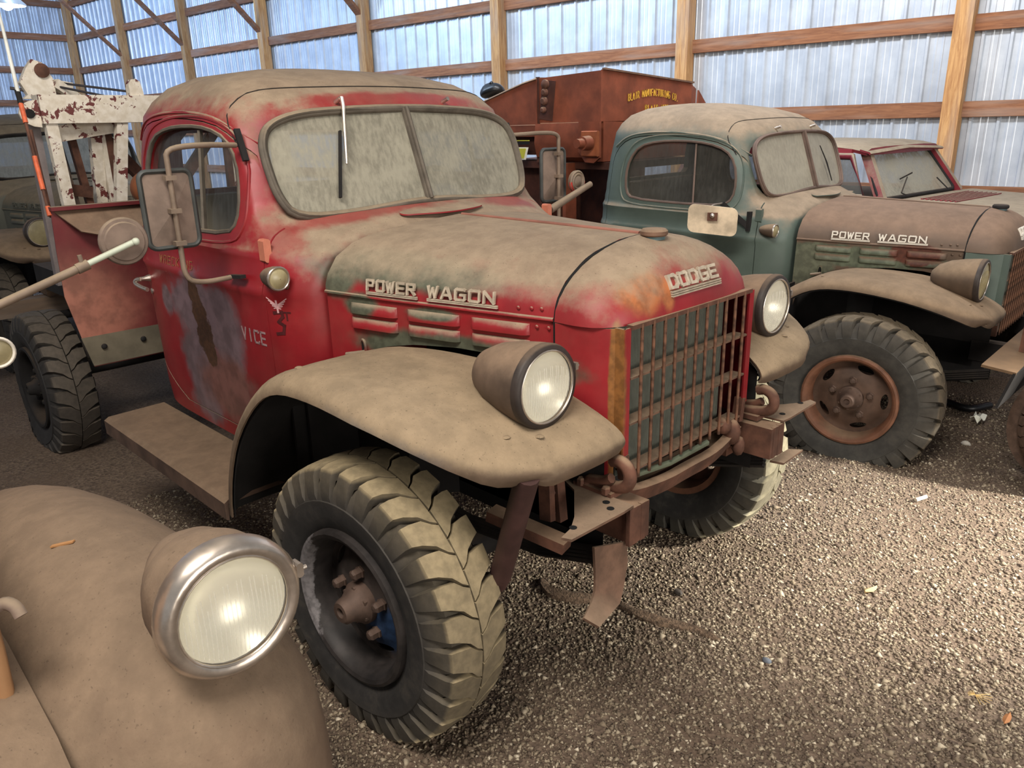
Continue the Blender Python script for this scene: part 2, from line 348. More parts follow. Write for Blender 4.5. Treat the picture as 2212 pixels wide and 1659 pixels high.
# stroke lettering -------------------------------------------------
GL = {'P': [[(0, 0), (0, 1), (.85, 1), (.95, .75), (.85, .47), (0, .47)]], 'O': [[(0, .1), (0, .9), (.1, 1), (.9, 1), (1, .9), (1, .1), (.9, 0), (.1, 0), (0, .1)]],
 'W': [[(0, 1), (.25, 0), (.5, .85), (.75, 0), (1, 1)]], 'E': [[(1, 1), (0, 1), (0, 0), (1, 0)], [(0, .5), (.85, .5)]],
 'R': [[(0, 0), (0, 1), (.9, 1), (.95, .75), (.9, .5), (0, .5)], [(.5, .5), (1, 0)]], 'A': [[(0, 0), (.42, 1), (.58, 1), (1, 0)], [(.2, .33), (.8, .33)]],
 'G': [[(1, .95), (.9, 1), (.1, 1), (0, .9), (0, .1), (.1, 0), (.9, 0), (1, .1), (1, .48), (.55, .48)]], 'N': [[(0, 0), (0, 1), (1, 0), (1, 1)]],
 'D': [[(0, 0), (0, 1), (.75, 1), (1, .75), (1, .25), (.75, 0), (0, 0)]], 'B': [[(0, 0), (0, 1), (.8, 1), (.9, .75), (.8, .5), (0, .5)], [(.8, .5), (1, .25), (.8, 0), (0, 0)]],
 'L': [[(0, 1), (0, 0), (1, 0)]], 'I': [[(.5, 0), (.5, 1)]], 'M': [[(0, 0), (0, 1), (.5, .3), (1, 1), (1, 0)]], 'U': [[(0, 1), (0, .1), (.15, 0), (.85, 0), (1, .1), (1, 1)]],
 'F': [[(0, 0), (0, 1), (1, 1)], [(0, .5), (.8, .5)]], 'C': [[(1, .9), (.9, 1), (.1, 1), (0, .9), (0, .1), (.1, 0), (.9, 0), (1, .1)]], 'T': [[(0, 1), (1, 1)], [(.5, 1), (.5, 0)]],
 '.': [[(.4, 0), (.6, 0)]], 'S': [[(1, .9), (.9, 1), (.1, 1), (0, .9), (0, .6), (1, .42), (1, .1), (.9, 0), (.1, 0), (0, .1)]], 'V': [[(0, 1), (.5, 0), (1, 1)]],
 'K': [[(0, 0), (0, 1)], [(1, 1), (0, .45), (1, 0)]], '3': [[(0, .95), (.85, 1), (.9, .8), (.4, .55), (.95, .4), (.8, .05), (.1, 0)]]}
def letter(ch, fn, w, h, t, d):
    """fn(x,y)->(point, normal) places glyph-plane coordinates; strokes of width t standing d proud"""
    b = MB()
    for st in GL[ch]:
        for (x0, y0), (x1, y1) in zip(st, st[1:]):
            a, n = fn(x0*w, y0*h); c, _ = fn(x1*w, y1*h); a = Vector(a); c = Vector(c); n = Vector(n); x = (c-a)
            if x.length < 1e-6: continue
            x.normalize(); y = n.cross(x).normalized(); e = t*.45
            b.box((a+c)/2+n*(d/2), ((c-a).length+2*e, t, d), (x, y, n))
    return b
# ------------------------------------------------------------------ the setting
WA = R_(4.0); WU = Vector((math.cos(WA), math.sin(WA), 0)); WN = Vector((-math.sin(WA), math.cos(WA), 0)); UZ = Vector((0, 0, 1))
def WP(u, n, z): return WU*u + WN*n + UZ*z
def ground_h(x, y): return .012*mnoise.noise(Vector((x*1.3, y*1.3, 0))) + .006*mnoise.noise(Vector((x*4, y*4, 3)))
def build_floor():
    xs = np.concatenate([np.linspace(-26, -3, 12), np.linspace(-2.8, 3.2, 90), np.linspace(3.6, 12, 8)]); ys = np.concatenate([np.linspace(-9, -2.2, 6), np.linspace(-2, 4.2, 92), np.linspace(4.6, 7.2, 6)])
    v = [(x, y, ground_h(x, y)) for x in xs for y in ys]; ny = len(ys)
    f = [(i*ny+j, (i+1)*ny+j, (i+1)*ny+j+1, i*ny+j+1) for i in range(len(xs)-1) for j in range(ny-1)]
    t = NT('gravel_ground'); n = t.noise(150, 4, .7); n2 = t.noise(2.2, 5, .6)
    vo = t.n.new('ShaderNodeTexVoronoi'); vo.inputs['Scale'].default_value = 95; t.L(t.tc.outputs['Object'], vo.inputs['Vector'])
    sp = t.n.new('ShaderNodeSeparateColor'); t.L(vo.outputs['Color'], sp.inputs[0])
    col = t.mix(sp.outputs[0], S(78, 63, 52), S(120, 102, 85)); col = t.mix(t.ramp(n2, .4, .65, 0, .6), col, S(96, 78, 63))
    t.put(t.b.inputs['Base Color'], col); t.b.inputs['Roughness'].default_value = .92; t.bump(vo.outputs['Distance'], .6, .006)
    b = MB(); b.v = v; b.f = f
    o = b.build('floor', t.m, None, 180); tag(o, 'brown packed gravel shed floor', 'floor', kind='structure'); return o
build_floor()
def build_gravel(N=150000):
    rng = np.random.default_rng(3)
    xy = np.empty((0, 2))
    while len(xy) < N:
        p = rng.uniform((-2.2, -1.6), (2.1, 3.4), (N, 2))
        d = np.hypot(p[:, 0]-1.54, p[:, 1]+1.88)
        p = p[rng.random(N) < np.clip(2.4/d, .12, 1)**1.6]; xy = np.concatenate([xy, p])
    xy = xy[:N]; s = rng.gamma(6, .00095, N)+.0012
    base = np.array([(1, 0, 0), (-.5, .87, 0), (-.5, -.87, 0), (.1, .05, .6), (0, 0, -.5)])
    fc = np.array([(0, 1, 3), (1, 2, 3), (2, 0, 3), (1, 0, 4), (2, 1, 4), (0, 2, 4)])
    a = rng.uniform(0, 6.28, N); sc = rng.uniform(.65, 1.3, (N, 3)); V = base[None]*sc[:, None]*s[:, None, None]
    V = V + rng.normal(0, .12, V.shape)*s[:, None, None]
    c, sn = np.cos(a)[:, None], np.sin(a)[:, None]
    X = V[..., 0]*c-V[..., 1]*sn; Y = V[..., 0]*sn+V[..., 1]*c; V = np.stack([X, Y, V[..., 2]], -1)
    z = np.array([ground_h(x, y) for x, y in xy]); V += np.concatenate([xy, (z+s*.12)[:, None]], 1)[:, None]
    F = (fc[None]+5*np.arange(N)[:, None, None]).reshape(-1, 3)
    me = bpy.data.meshes.new('gravel'); me.vertices.add(5*N); me.vertices.foreach_set('co', V.reshape(-1))
    me.loops.add(F.size); me.loops.foreach_set('vertex_index', F.reshape(-1)); me.polygons.add(len(F)); me.polygons.foreach_set('loop_start', np.arange(0, F.size, 3)); me.update(calc_edges=True)
    t = NT('loose_gravel'); r = t.g.outputs['Random Per Island']; cr = t.n.new('ShaderNodeValToRGB'); t.L(r, cr.inputs[0])
    e = cr.color_ramp.elements; e[0].color = S(80, 64, 52); e[1].color = S(200, 186, 164); e[1].position = 1
    for p, c_ in ((.4, S(110, 95, 78)), (.78, S(138, 123, 102)), (.95, S(164, 150, 128))): q = e.new(p); q.color = c_
    t.L(cr.outputs[0], t.b.inputs['Base Color']); t.b.inputs['Roughness'].default_value = .85
    o = obj('gravel', me, t.m); tag(o, 'loose tan and grey gravel strewn over the shed floor', 'gravel', kind='stuff')
build_gravel()
POSTS = [2.259-2.818*i for i in range(8)]   # last before the corner
CORNER = -20.35; GZ = (.24, .985, 1.73, 2.47, 3.215, 3.96, 4.70)
def rib_profile(w, n0):
    """cross-section of one sheet: (u, n) with a tall rib every .2286 m and two low ribs between"""
    out = []; p = .2286; k = int(round(w/p))
    for i in range(k):
        b = i*p
        for u, n in ((0, 0), (.022, 0), (.032, -.025), (.054, -.025), (.064, 0), (.104, 0), (.110, -.003), (.122, -.003), (.128, 0), (.164, 0), (.170, -.003), (.182, -.003), (.188, 0)):
            out.append((b+u, n0+n))
    out.append((k*p, n0)); return out
wall_back = tag(empty('wall_back', WP(-9, 6.56, 0), WA), 'ribbed galvanised sheet wall on timber posts and girts', 'wall', kind='structure')
def wl(u, n, z): return (u+9, n-6.56, z)          # wall-local coordinates
H = 6.2
sw = .9144; su = CORNER
prof = rib_profile(sw, 0)
b = MB(); b.loft([[(u, n, z) for u, n in prof] for z in (0, H)], closed=False); sheet_me = b.mesh('metal_sheet', False); sheet_me.materials.append(m_sheet)
i = 0
while su + i*sw < 3.6:
    o = bpy.data.objects.new('metal_sheet', sheet_me); COL.objects.link(o); o.parent = wall_back; o.location = wl(su+i*sw, 6.56, 0); i += 1
b = MB().box((0, 0, H/2), (.15, .15, H), ch=.006); post_me = b.mesh('wall_post'); post_me.materials.append(m_post)
for u in POSTS:
    o = bpy.data.objects.new('wall_post', post_me); COL.objects.link(o); o.parent = wall_back; o.location = wl(u, 6.44, 0)
ends = [3.6]+POSTS+[CORNER]
b = MB().box((0, 0, 0), (2.818-.15, .04, .14), ch=.004); girt_me = b.mesh('girt'); girt_me.materials.append(m_girt)
for a, c in zip(ends, ends[1:]):
    L = a-c
    for z in GZ:
        o = bpy.data.objects.new('girt', girt_me); COL.objects.link(o); o.parent = wall_back; o.location = wl((a+c)/2, 6.50, z+random.uniform(-.01, .01)); o.scale = ((L-.15)/(2.818-.15), 1, 1)
b = MB().bar((0, 0, 0), (0, -1.3, 1.25), .045, .13, (1, 0, 0)); brace_me = b.mesh('knee_brace'); brace_me.materials.append(m_girt)
for u in POSTS[3:]:
    o = bpy.data.objects.new('knee_brace', brace_me); COL.objects.link(o); o.parent = wall_back; o.location = wl(u-.02, 6.40, 3.36)
wall_left = tag(empty('wall_left', WP(CORNER, 6.56, 0), WA-math.pi/2), 'far end wall of ribbed metal sheets with horizontal girts', 'wall', kind='structure')
# local: +x runs from the corner along -WN, local -y? rotated -90 deg: local x -> -WN ; local y -> WU
for k in range(13):
    o = bpy.data.objects.new('metal_sheet', sheet_me); COL.objects.link(o); o.parent = wall_left; o.location = ((k+1)*sw-sw, 0, 0); o.scale = (1, -1, 1)
for k in range(4):
    for z in GZ:
        o = bpy.data.objects.new('girt', girt_me); COL.objects.link(o); o.parent = wall_left; o.location = (1.45+k*2.818, .06, z)
for k in range(4):
    o = bpy.data.objects.new('wall_post', post_me); COL.objects.link(o); o.parent = wall_left; o.location = (.12+k*2.818, .13, 0)

b = MB(); b.loft([[WP(u, n, 6.2) for n in (6.7, -8)] for u in (CORNER-.2, 6.5)], closed=False); o = b.build('ceiling', m_sheet); tag(o, 'flat metal roof sheeting above the shed', 'ceiling', kind='structure')
# ------------------------------------------------------------------ military-style pickup (used for three of the trucks)
# truck space: +x forward, -y the side towards the camera, z up, origin on the ground under the nose
CABL = [  # z, A.x, (B), (C), (D), w, xr
 (.57, -.652, (-.652, .57), (-.745, .662), (-.86, .692), .692, -2.02), (.66, -.652, (-.652, .575), (-.745, .665), (-.86, .698), .698, -2.03),
 (1.0, -.652, (-.652, .58), (-.745, .67), (-.86, .704), .704, -2.04), (1.15, -.652, (-.652, .583), (-.745, .672), (-.86, .706), .706, -2.04),
 (1.185, -.652, (-.652, .583), (-.745, .676), (-.86, .716), .716, -2.045), (1.215, -.652, (-.652, .575), (-.74, .665), (-.86, .706), .705, -2.04),
 (1.275, -.652, (-.652, .54), (-.735, .64), (-.865, .70), .70, -2.04), (1.305, -.652, (-.652, .505), (-.735, .62), (-.87, .704), .706, -2.04),
 (1.33, -.652, (-.66, .46), (-.765, .60), (-.885, .69), .692, -2.035), (1.36, -.655, (-.69, .40), (-.80, .575), (-.90, .686), .688, -2.035),
 (1.392, -.70, (-.775, .38), (-.875, .585), (-.925, .68), .684, -2.03), (1.43, -.808, (-.868, .43), (-.915, .60), (-.96, .676), .68, -2.03),
 (1.6, -.872, (-.93, .44), (-.975, .59), (-1.03, .655), .66, -2.02), (1.757, -.938, (-.99, .43), (-1.045, .57), (-1.12, .628), .632, -2.0),
 (1.81, -.985, (-1.04, .42), (-1.10, .54), (-1.19, .588), .594, -1.985), (1.86, -1.09, (-1.14, .40), (-1.20, .49), (-1.29, .53), .535, -1.955),
 (1.90, -1.25, (-1.29, .33), (-1.34, .39), (-1.40, .425), .43, -1.89), (1.922, -1.42, (-1.44, .2), (-1.47, .25), (-1.50, .27), .27, -1.80), (1.932, -1.52, (-1.53, .09), (-1.54, .11), (-1.56, .12), .12, -1.70)]
def cab_ring(L, off=0):
    z, ax, B, C, D, w, xr = L
    xm = (D[0]+xr)/2; rc = min(.16, (D[0]-xr)*.3)
    half = [(ax, 0), B, C, D, (xm, w+.004), (xr+rc, w), (xr+.02, w-min(.1, w*.25)), (xr, w*.45), (xr, 0)]
    cx = -1.45
    def o_(x, y):
        if not off: return (x, y)
        return (x-math.copysign(min(off, abs(x-cx)*.5), x-cx), max(0, y-off) if y > 0 else y)
    half = [o_(*p) for p in half]
    loop = half + [(x, -y) for x, y in reversed(half[1:-1])]
    return [Vector((p.x, p.y, z-off*.9 if off else z)) for p in smooth_path([(x, y, 0) for x, y in loop], 3, True)]
def cab_solid(off=0):
    Ls = CABL if not off else [L for L in CABL if .62 < L[0] < 1.91]
    R = [cab_ring(L, off) for L in Ls]; out = []
    for i in range(len(R)-1):
        p0, p1, p2, p3 = R[max(i-1, 0)], R[i], R[i+1], R[min(i+2, len(R)-1)]
        k = 4 if Ls[i+1][0]-Ls[i][0] > .1 else 2
        for s in range(k):
            t = s/k; ring = []
            for a, b_, c, d in zip(p0, p1, p2, p3):
                # interpolate linearly in z, gently curved in plan
                q = b_.lerp(c, t); zz = (b_.z+(c.z-b_.z)*t)
                h = t*t*(3-2*t)
                q = b_.lerp(c, .5*t+.5*h) if k == 2 else q
                ring.append(Vector((q.x, q.y, zz)))
            out.append(ring)
    out.append(R[-1]); return MB().loft(out).mesh('cab')
WSO = [(0, 1.757), (.33, 1.747), (.46, 1.732), (.546, 1.70), (.58, 1.65), (.585, 1.58), (.578, 1.475), (.535, 1.405), (.33, 1.402), (0, 1.43)]
def wsp(y, z, d=0): return Vector((-.822-.372*(z-1.432)-.11*abs(y)+d, y, z+d*.372))
def ws_loop(ins=0, sub=True):
    cz = 1.58; half = [(max(0, y-ins) if y > .4 else y, z-math.copysign(ins, z-cz)*(1 if y < .57 else 0)) for y, z in WSO]
    full = half[:-1] + [half[-1]] + [(-y, z) for y, z in reversed(half[1:-1])]
    return full
DOOR = [(-.838, .63), (-.838, 1.30), (-.862, 1.40), (-.905, 1.50), (-.985, 1.61), (-1.07, 1.675), (-1.2, 1.72), (-1.45, 1.742), (-1.66, 1.74), (-1.79, 1.715), (-1.875, 1.65), (-1.905, 1.55), (-1.91, 1.1), (-1.885, .63)]
DWIN = [(-1.015, 1.40), (-1.008, 1.49), (-1.035, 1.60), (-1.10, 1.67), (-1.22, 1.705), (-1.38, 1.716), (-1.56, 1.71), (-1.69, 1.68), (-1.755, 1.60), (-1.775, 1.50), (-1.76, 1.40), (-1.71, 1.36), (-1.40, 1.352), (-1.07, 1.358)]
CABC = {}
def cab_meshes():
    if CABC: return CABC
    outer = cab_solid(); inner = cab_solid(.035)
    def side_prism(poly, s, y0=.585, y1=.95): return MB().loft([[(x, s*y0, z) for x, z in poly], [(x, s*y1, z) for x, z in poly]]).mesh('p')
    grow = lambda poly, g: [(x+math.copysign(g, x+1.4), z+math.copysign(g, z-1.2)) for x, z in poly]
    wl_ = ws_loop(.012)
    wcut = MB().loft([[wsp(y, z, -.12) for y, z in wl_], [wsp(y, z, .10) for y, z in wl_]]).mesh('w')
    rear = [(-.40, 1.45), (.40, 1.45), (.43, 1.48), (.43, 1.66), (.40, 1.69), (-.40, 1.69), (-.43, 1.66), (-.43, 1.48)]
    rcut = MB().loft([[(-2.3, y, z) for y, z in rear], [(-1.95, y, z) for y, z in rear]]).mesh('r')
    shell = boolean(outer, [inner], 'DIFFERENCE')
    dwin = [side_prism(smooth2(DWIN), s) for s in (-1, 1)]
    CABC['cab'] = boolean(shell.copy(), [side_prism(grow(smooth2(DOOR), .004), -1), side_prism(grow(smooth2(DOOR), .004), 1), wcut, rcut], 'DIFFERENCE')
    for s, k in ((-1, 'door_r'), (1, 'door_l')):
        d = boolean(shell.copy(), [side_prism(smooth2(DOOR), s)], 'INTERSECT')
        CABC[k] = boolean(d, [side_prism(smooth2(DWIN), s)], 'DIFFERENCE')
    for k in ('cab', 'door_r', 'door_l'): setsmooth(CABC[k], 38)
    CABC['bvh'] = bvh_of(outer)
    return CABC
def smooth2(poly): return [(p.x, p.y) for p in smooth_path([(x, z, 0) for x, z in poly], 1, True)]
def on_cab(x, z, s=-1, lift=0):
    h = CABC['bvh'].ray_cast(Vector((x, s*3, z)), Vector((0, -s, 0)))
    if h[0] is None: return Vector((x, s*.7, z)), Vector((0, s, 0))
    n = h[1] if h[1].y*s > 0 else -h[1]
    return h[0]+n*lift, n
def near_cab(p, lift=0):
    co, n, i, d = CABC['bvh'].find_nearest(Vector(p))
    if n.dot(co-Vector((-1.45, 0, 1.3))) < 0: n = -n
    return co+n*lift
HR = [(0, 1.385), (.182, 1.376), (.292, 1.366), (.40, 1.352), (.463, 1.336), (.529, 1.299), (.565, 1.25), (.576, 1.22), (.579, 1.198)]
HF = [(0, 1.375), (.103, 1.37), (.206, 1.35), (.25, 1.335), (.284, 1.316), (.332, 1.285), (.364, 1.246), (.374, 1.22), (.379, 1.192)]
def hood_pt(x, i, s):
    t = (x+.645)/.81; a, b_ = HR[i], HF[i]; bulge = 1+.012*math.sin(math.pi*t)
    return Vector((x, s*(a[0]+(b_[0]-a[0])*t)*bulge, a[1]+(b_[1]-a[1])*t))
def side_y(x): return .579+(.379-.579)*(x+.645)/.81 + .006*math.sin(math.pi*(x+.645)/.81)
FPATH = [(.398, .868), (.408, .885), (.408, .905), (.39, .932), (.34, .965), (.27, .998), (.18, 1.03), (.05, 1.06), (-.1, 1.074), (-.22, 1.076), (-.33, 1.068), (-.43, 1.04), (-.52, .985), (-.61, .905), (-.70, .80), (-.77, .67), (-.805, .56), (-.815, .49)]
F_IN = [(-.82, .68), (-.7, .665), (-.6, .62), (-.42, .548), (-.15, .485), (.1, .42), (.3, .385), (.41, .36)]
F_OUT = [(-.82, .945), (-.3, .94), (.0, .935), (.12, .915), (.22, .885), (.30, .845), (.36, .80), (.39, .755), (.408, .69)]
def fender_mesh(off=0):
    P = [Vector((x, 0, z)) for x, z in FPATH]; P = smooth_path(P, 1); rings = []
    for i, p in enumerate(P):
        t = (P[min(i+1, len(P)-1)]-P[max(i-1, 0)]).normalized(); n = Vector((t.z, 0, -t.x))
        xx = .408 if p.z < .91 and p.x > .3 else p.x; yi, yo = interp(F_IN, xx), interp(F_OUT, xx); w = yo-yi
        ring = []
        for f, dd in ((0, .014), (.08, .005), (.3, 0), (.6, 0), (.84, .003), (.91, .010), (.96, .022), (.99, .037), (1.0, .056)):
            q = p - n*(dd-off); ring.append(Vector((q.x, -(yi+(w+off)*f), q.z)))
        rings.append(ring)
    b = MB(); b.loft(rings, closed=False); return b
NOSE_A, NOSE_B, NOSE_H = .193, .381, .19
def nose_pt(phi, th):
    """phi 0 at the lip .. 90 at the crown; th 0 straight ahead .. 90 sideways"""
    e = 4.0 + (2.2-4.0)*math.sin(phi)
    c, s = max(math.cos(th), 0), math.sin(th); k = (abs(c)**e+abs(s)**e)**(-1/e)
    return Vector((.17+NOSE_A*math.cos(phi)*c*k, NOSE_B*math.cos(phi)*s*k, 1.185+NOSE_H*math.sin(phi)))
def lug_tire(R=.425, w=.24, n=30, lug=.024, flat=None, tread=True, phase=0):
    """tyre in wheel space: axle along y, outer face towards -y"""
    b = MB(); hw = w/2
    prof = [(-hw*.72, .222), (-hw*.82, .235), (-hw*.96, .28), (-hw, .325), (-hw*.97, R-.098), (-hw*.86, R-.058), (-hw*.66, R-.030), (0, R-.020)]
    prof = prof + [(-y, r) for y, r in reversed(prof[:-1])]
    b.lathe(prof, 54, axis='y')
    if tread:
        pitch = 2*math.pi/n
        for s in (-1, 1):
            for k in range(n):
                a0 = (k+(.5 if s > 0 else 0)+phase)*pitch; rings = []
                for f, rr, sh, wd in ((.02, R, -.42, .46), (.16, R, -.30, .455), (.34, R-.001, -.04, .43), (.62, R-.004, .10, .36), (.82, R-.011, .16, .32), (.90, R-.030, .18, .30), (.985, R-.082, .18, .27)):
                    y = s*hw*f; am = a0 + sh*pitch; hwid = wd*pitch
                    lo = rr-lug*(1.2 if f < .85 else 1.6)
                    rings.append([(rr*math.cos(am-hwid), y, rr*math.sin(am-hwid)), (rr*math.cos(am+hwid), y, rr*math.sin(am+hwid)),
                                  (lo*math.cos(am+hwid*1.18), y*(1 if f < .8 else .97), lo*math.sin(am+hwid*1.18)), (lo*math.cos(am-hwid*1.18), y*(1 if f < .8 else .97), lo*math.sin(am-hwid*1.18))])
                b.loft(rings)
    if flat is not None:
        out = []
        for x, y, z in b.v:
            if z < -flat+.10:
                k = min(1, (-flat+.10-z)/.16); y *= 1+.22*k*min(1, (R-flat)*12)
            if z < -flat: z = -flat - .004*abs(mnoise.noise(Vector((x*9, y*9, 0))))
            out.append((x, y, z))
        b.v = out
    return b
def rim_parts(parent, mats, hw=.118):
    mr, mflange, mh = mats
    b = MB(); b.lathe([(-hw*.98, .215), (-hw*1.02, .226), (-hw*.98, .236), (-hw*.8, .238), (-hw*.70, .226)], 40, axis='y'); b.lathe([(-hw*.98, .215), (-hw*.9, .205), (-hw*.62, .198), (-hw*.2, .196), (hw*.7, .20), (hw*.75, .225)], 40, axis='y')
    b.build('rim_flange', mflange, parent, 40)
    def disc():
        pr = [(.199, -hw*.25), (.178, -hw*.24), (.165, -hw*.28), (.150, -hw*.34), (.136, -hw*.40), (.11, -hw*.50), (.09, -hw*.52), (.03, -hw*.52)]
        b = MB(); b.loft([[(r*math.cos(2*math.pi*k/60), y, r*math.sin(2*math.pi*k/60)) for k in range(60)] for r, y in pr+[(r, y+.007) for r, y in reversed(pr)]], wrap=True); d = b.mesh('d'); cs = []
        for k in range(5):
            a = 2*math.pi*k/5; rd, tg = Vector((math.cos(a), 0, math.sin(a))), Vector((-math.sin(a), 0, math.cos(a)))
            pl = [rd*(.157+.017*math.cos(q))+tg*(.042*math.sin(q)) for q in [2*math.pi*i/18 for i in range(18)]]
            cs.append(MB().loft([[p_+Vector((0, -.09, 0)) for p_ in pl], [p_+Vector((0, .04, 0)) for p_ in pl]]).mesh('c'))
        return boolean(d, cs, 'DIFFERENCE')
    part('rimdisc', disc, 'rim_disc', mr, parent, 40)
    b = MB(); b.lathe([(-hw*.40, .066), (-hw*.66, .064), (-hw*.70, .058), (-hw*.95, .040), (-hw*1.12, .036), (-hw*1.2, .030), (-hw*1.2, .016), (-hw*1.1, .014)], 20, axis='y', caps=(False, True))
    for k in range(6):
        a = k*math.pi/3; b.lathe([(-hw*.66, .007), (-hw*.78, .007)], 6, (.052*math.sin(a), 0, .052*math.cos(a)), 'y', (True, True))
    b.build('hub', mh, parent, 35)
    b = MB(); b.lathe([(-hw*.50, .019), (-hw*.56, .020), (-hw*.58, .0165), (-hw*.74, .0165), (-hw*.79, .011), (-hw*.80, .002)], 6, axis='y', caps=(True, True)); nm = b.mesh('lug_nut'); nm.materials.append(mh)
    for k in range(5):
        a = k*2*math.pi/5+.3; o = bpy.data.objects.new('lug_nut', nm); COL.objects.link(o); o.parent = parent; o.location = (.096*math.cos(a), 0, .096*math.sin(a))
def headlamp(root, c, M, dusty=False, name='headlight', r=.107, label=None, glare=True):
    c = Vector(c); k = r/.107
    b = MB(); b.lathe([(-.235*k, .004), (-.228*k, .028*k), (-.20*k, .06*k), (-.15*k, .084*k), (-.09*k, .098*k), (-.03*k, .106*k), (0, .107*k), (.008, .103*k), (.008, .094*k), (-.01, .091*k)], 36, c, caps=(True, False))
    h = b.build(name, M, root, 50, label=label)
    b = MB(); b.tube([c+Vector((.009, .0915*k*math.cos(a), .0915*k*math.sin(a))) for a in [2*math.pi*i/40 for i in range(40)]], .0032*k, 6, True); b.build('lens_ring', m_chrome, h, 60)
    b = MB(); b.lathe([(-.012, .1078*k), (.002, .1085*k), (.010, .104*k), (.011, .094*k), (.004, .0925*k)], 36, c); b.build('lamp_bezel', m_bezel, h, 60)
    if not dusty:
        b = MB(); b.lathe([(-.055*k, .004), (-.05*k, .035*k), (-.035*k, .062*k), (-.012*k, .082*k), (.0, .090*k)], 30, c, caps=(True, False)); b.build('reflector', m_reflector, h, 60)
    b = MB(); N = 30; rings = []
    for i, rr in enumerate((.002, .03, .055, .075, .0905)):
        x = .012*(1-(rr/.0905)**2)*k+.004; rings.append([c+Vector((x, rr*k*math.cos(2*math.pi*j/N), rr*k*math.sin(2*math.pi*j/N))) for j in range(N)])
    b.loft(rings, caps=(True, False)); b.build('lens', m_lensd if dusty else m_lens, h, 60)
    # moulded flutes of the lens
    b = MB()
    for j in range(-11, 12):
        y = j*.0072*k; hh = math.sqrt(max(0, (.085*k)**2-y*y))
        z0, z1 = -hh*.95, hh*(.62 if abs(j) % 3 else .3)
        if hh > .02: b.tube([c+Vector((.0165*k-.012*k*((y*y+z*z)/(.0905*k)**2), y, z)) for z in (z0, (z0+z1)/2, z1)], .0011*k, 5)
    b.build('lens_flute', m_lensd if dusty else m_lens, h, 60)
    return h
GEO = {}
def cached(key, fn):
    if key not in GEO: GEO[key] = fn()
    return GEO[key].copy()
def part(key, fn, name, m, root, smooth=None, label=None):
    return obj(name, cached(key, fn), m, root, smooth, None, label)
def solid_shell(b, t):
    me = b.mesh('x'); o = bpy.data.objects.new('tmp', me); COL.objects.link(o); md = o.modifiers.new('s', 'SOLIDIFY'); md.thickness = t; md.offset = 0
    r = bpy.data.meshes.new_from_object(o.evaluated_get(bpy.context.evaluated_depsgraph_get())); bpy.data.objects.remove(o); return r
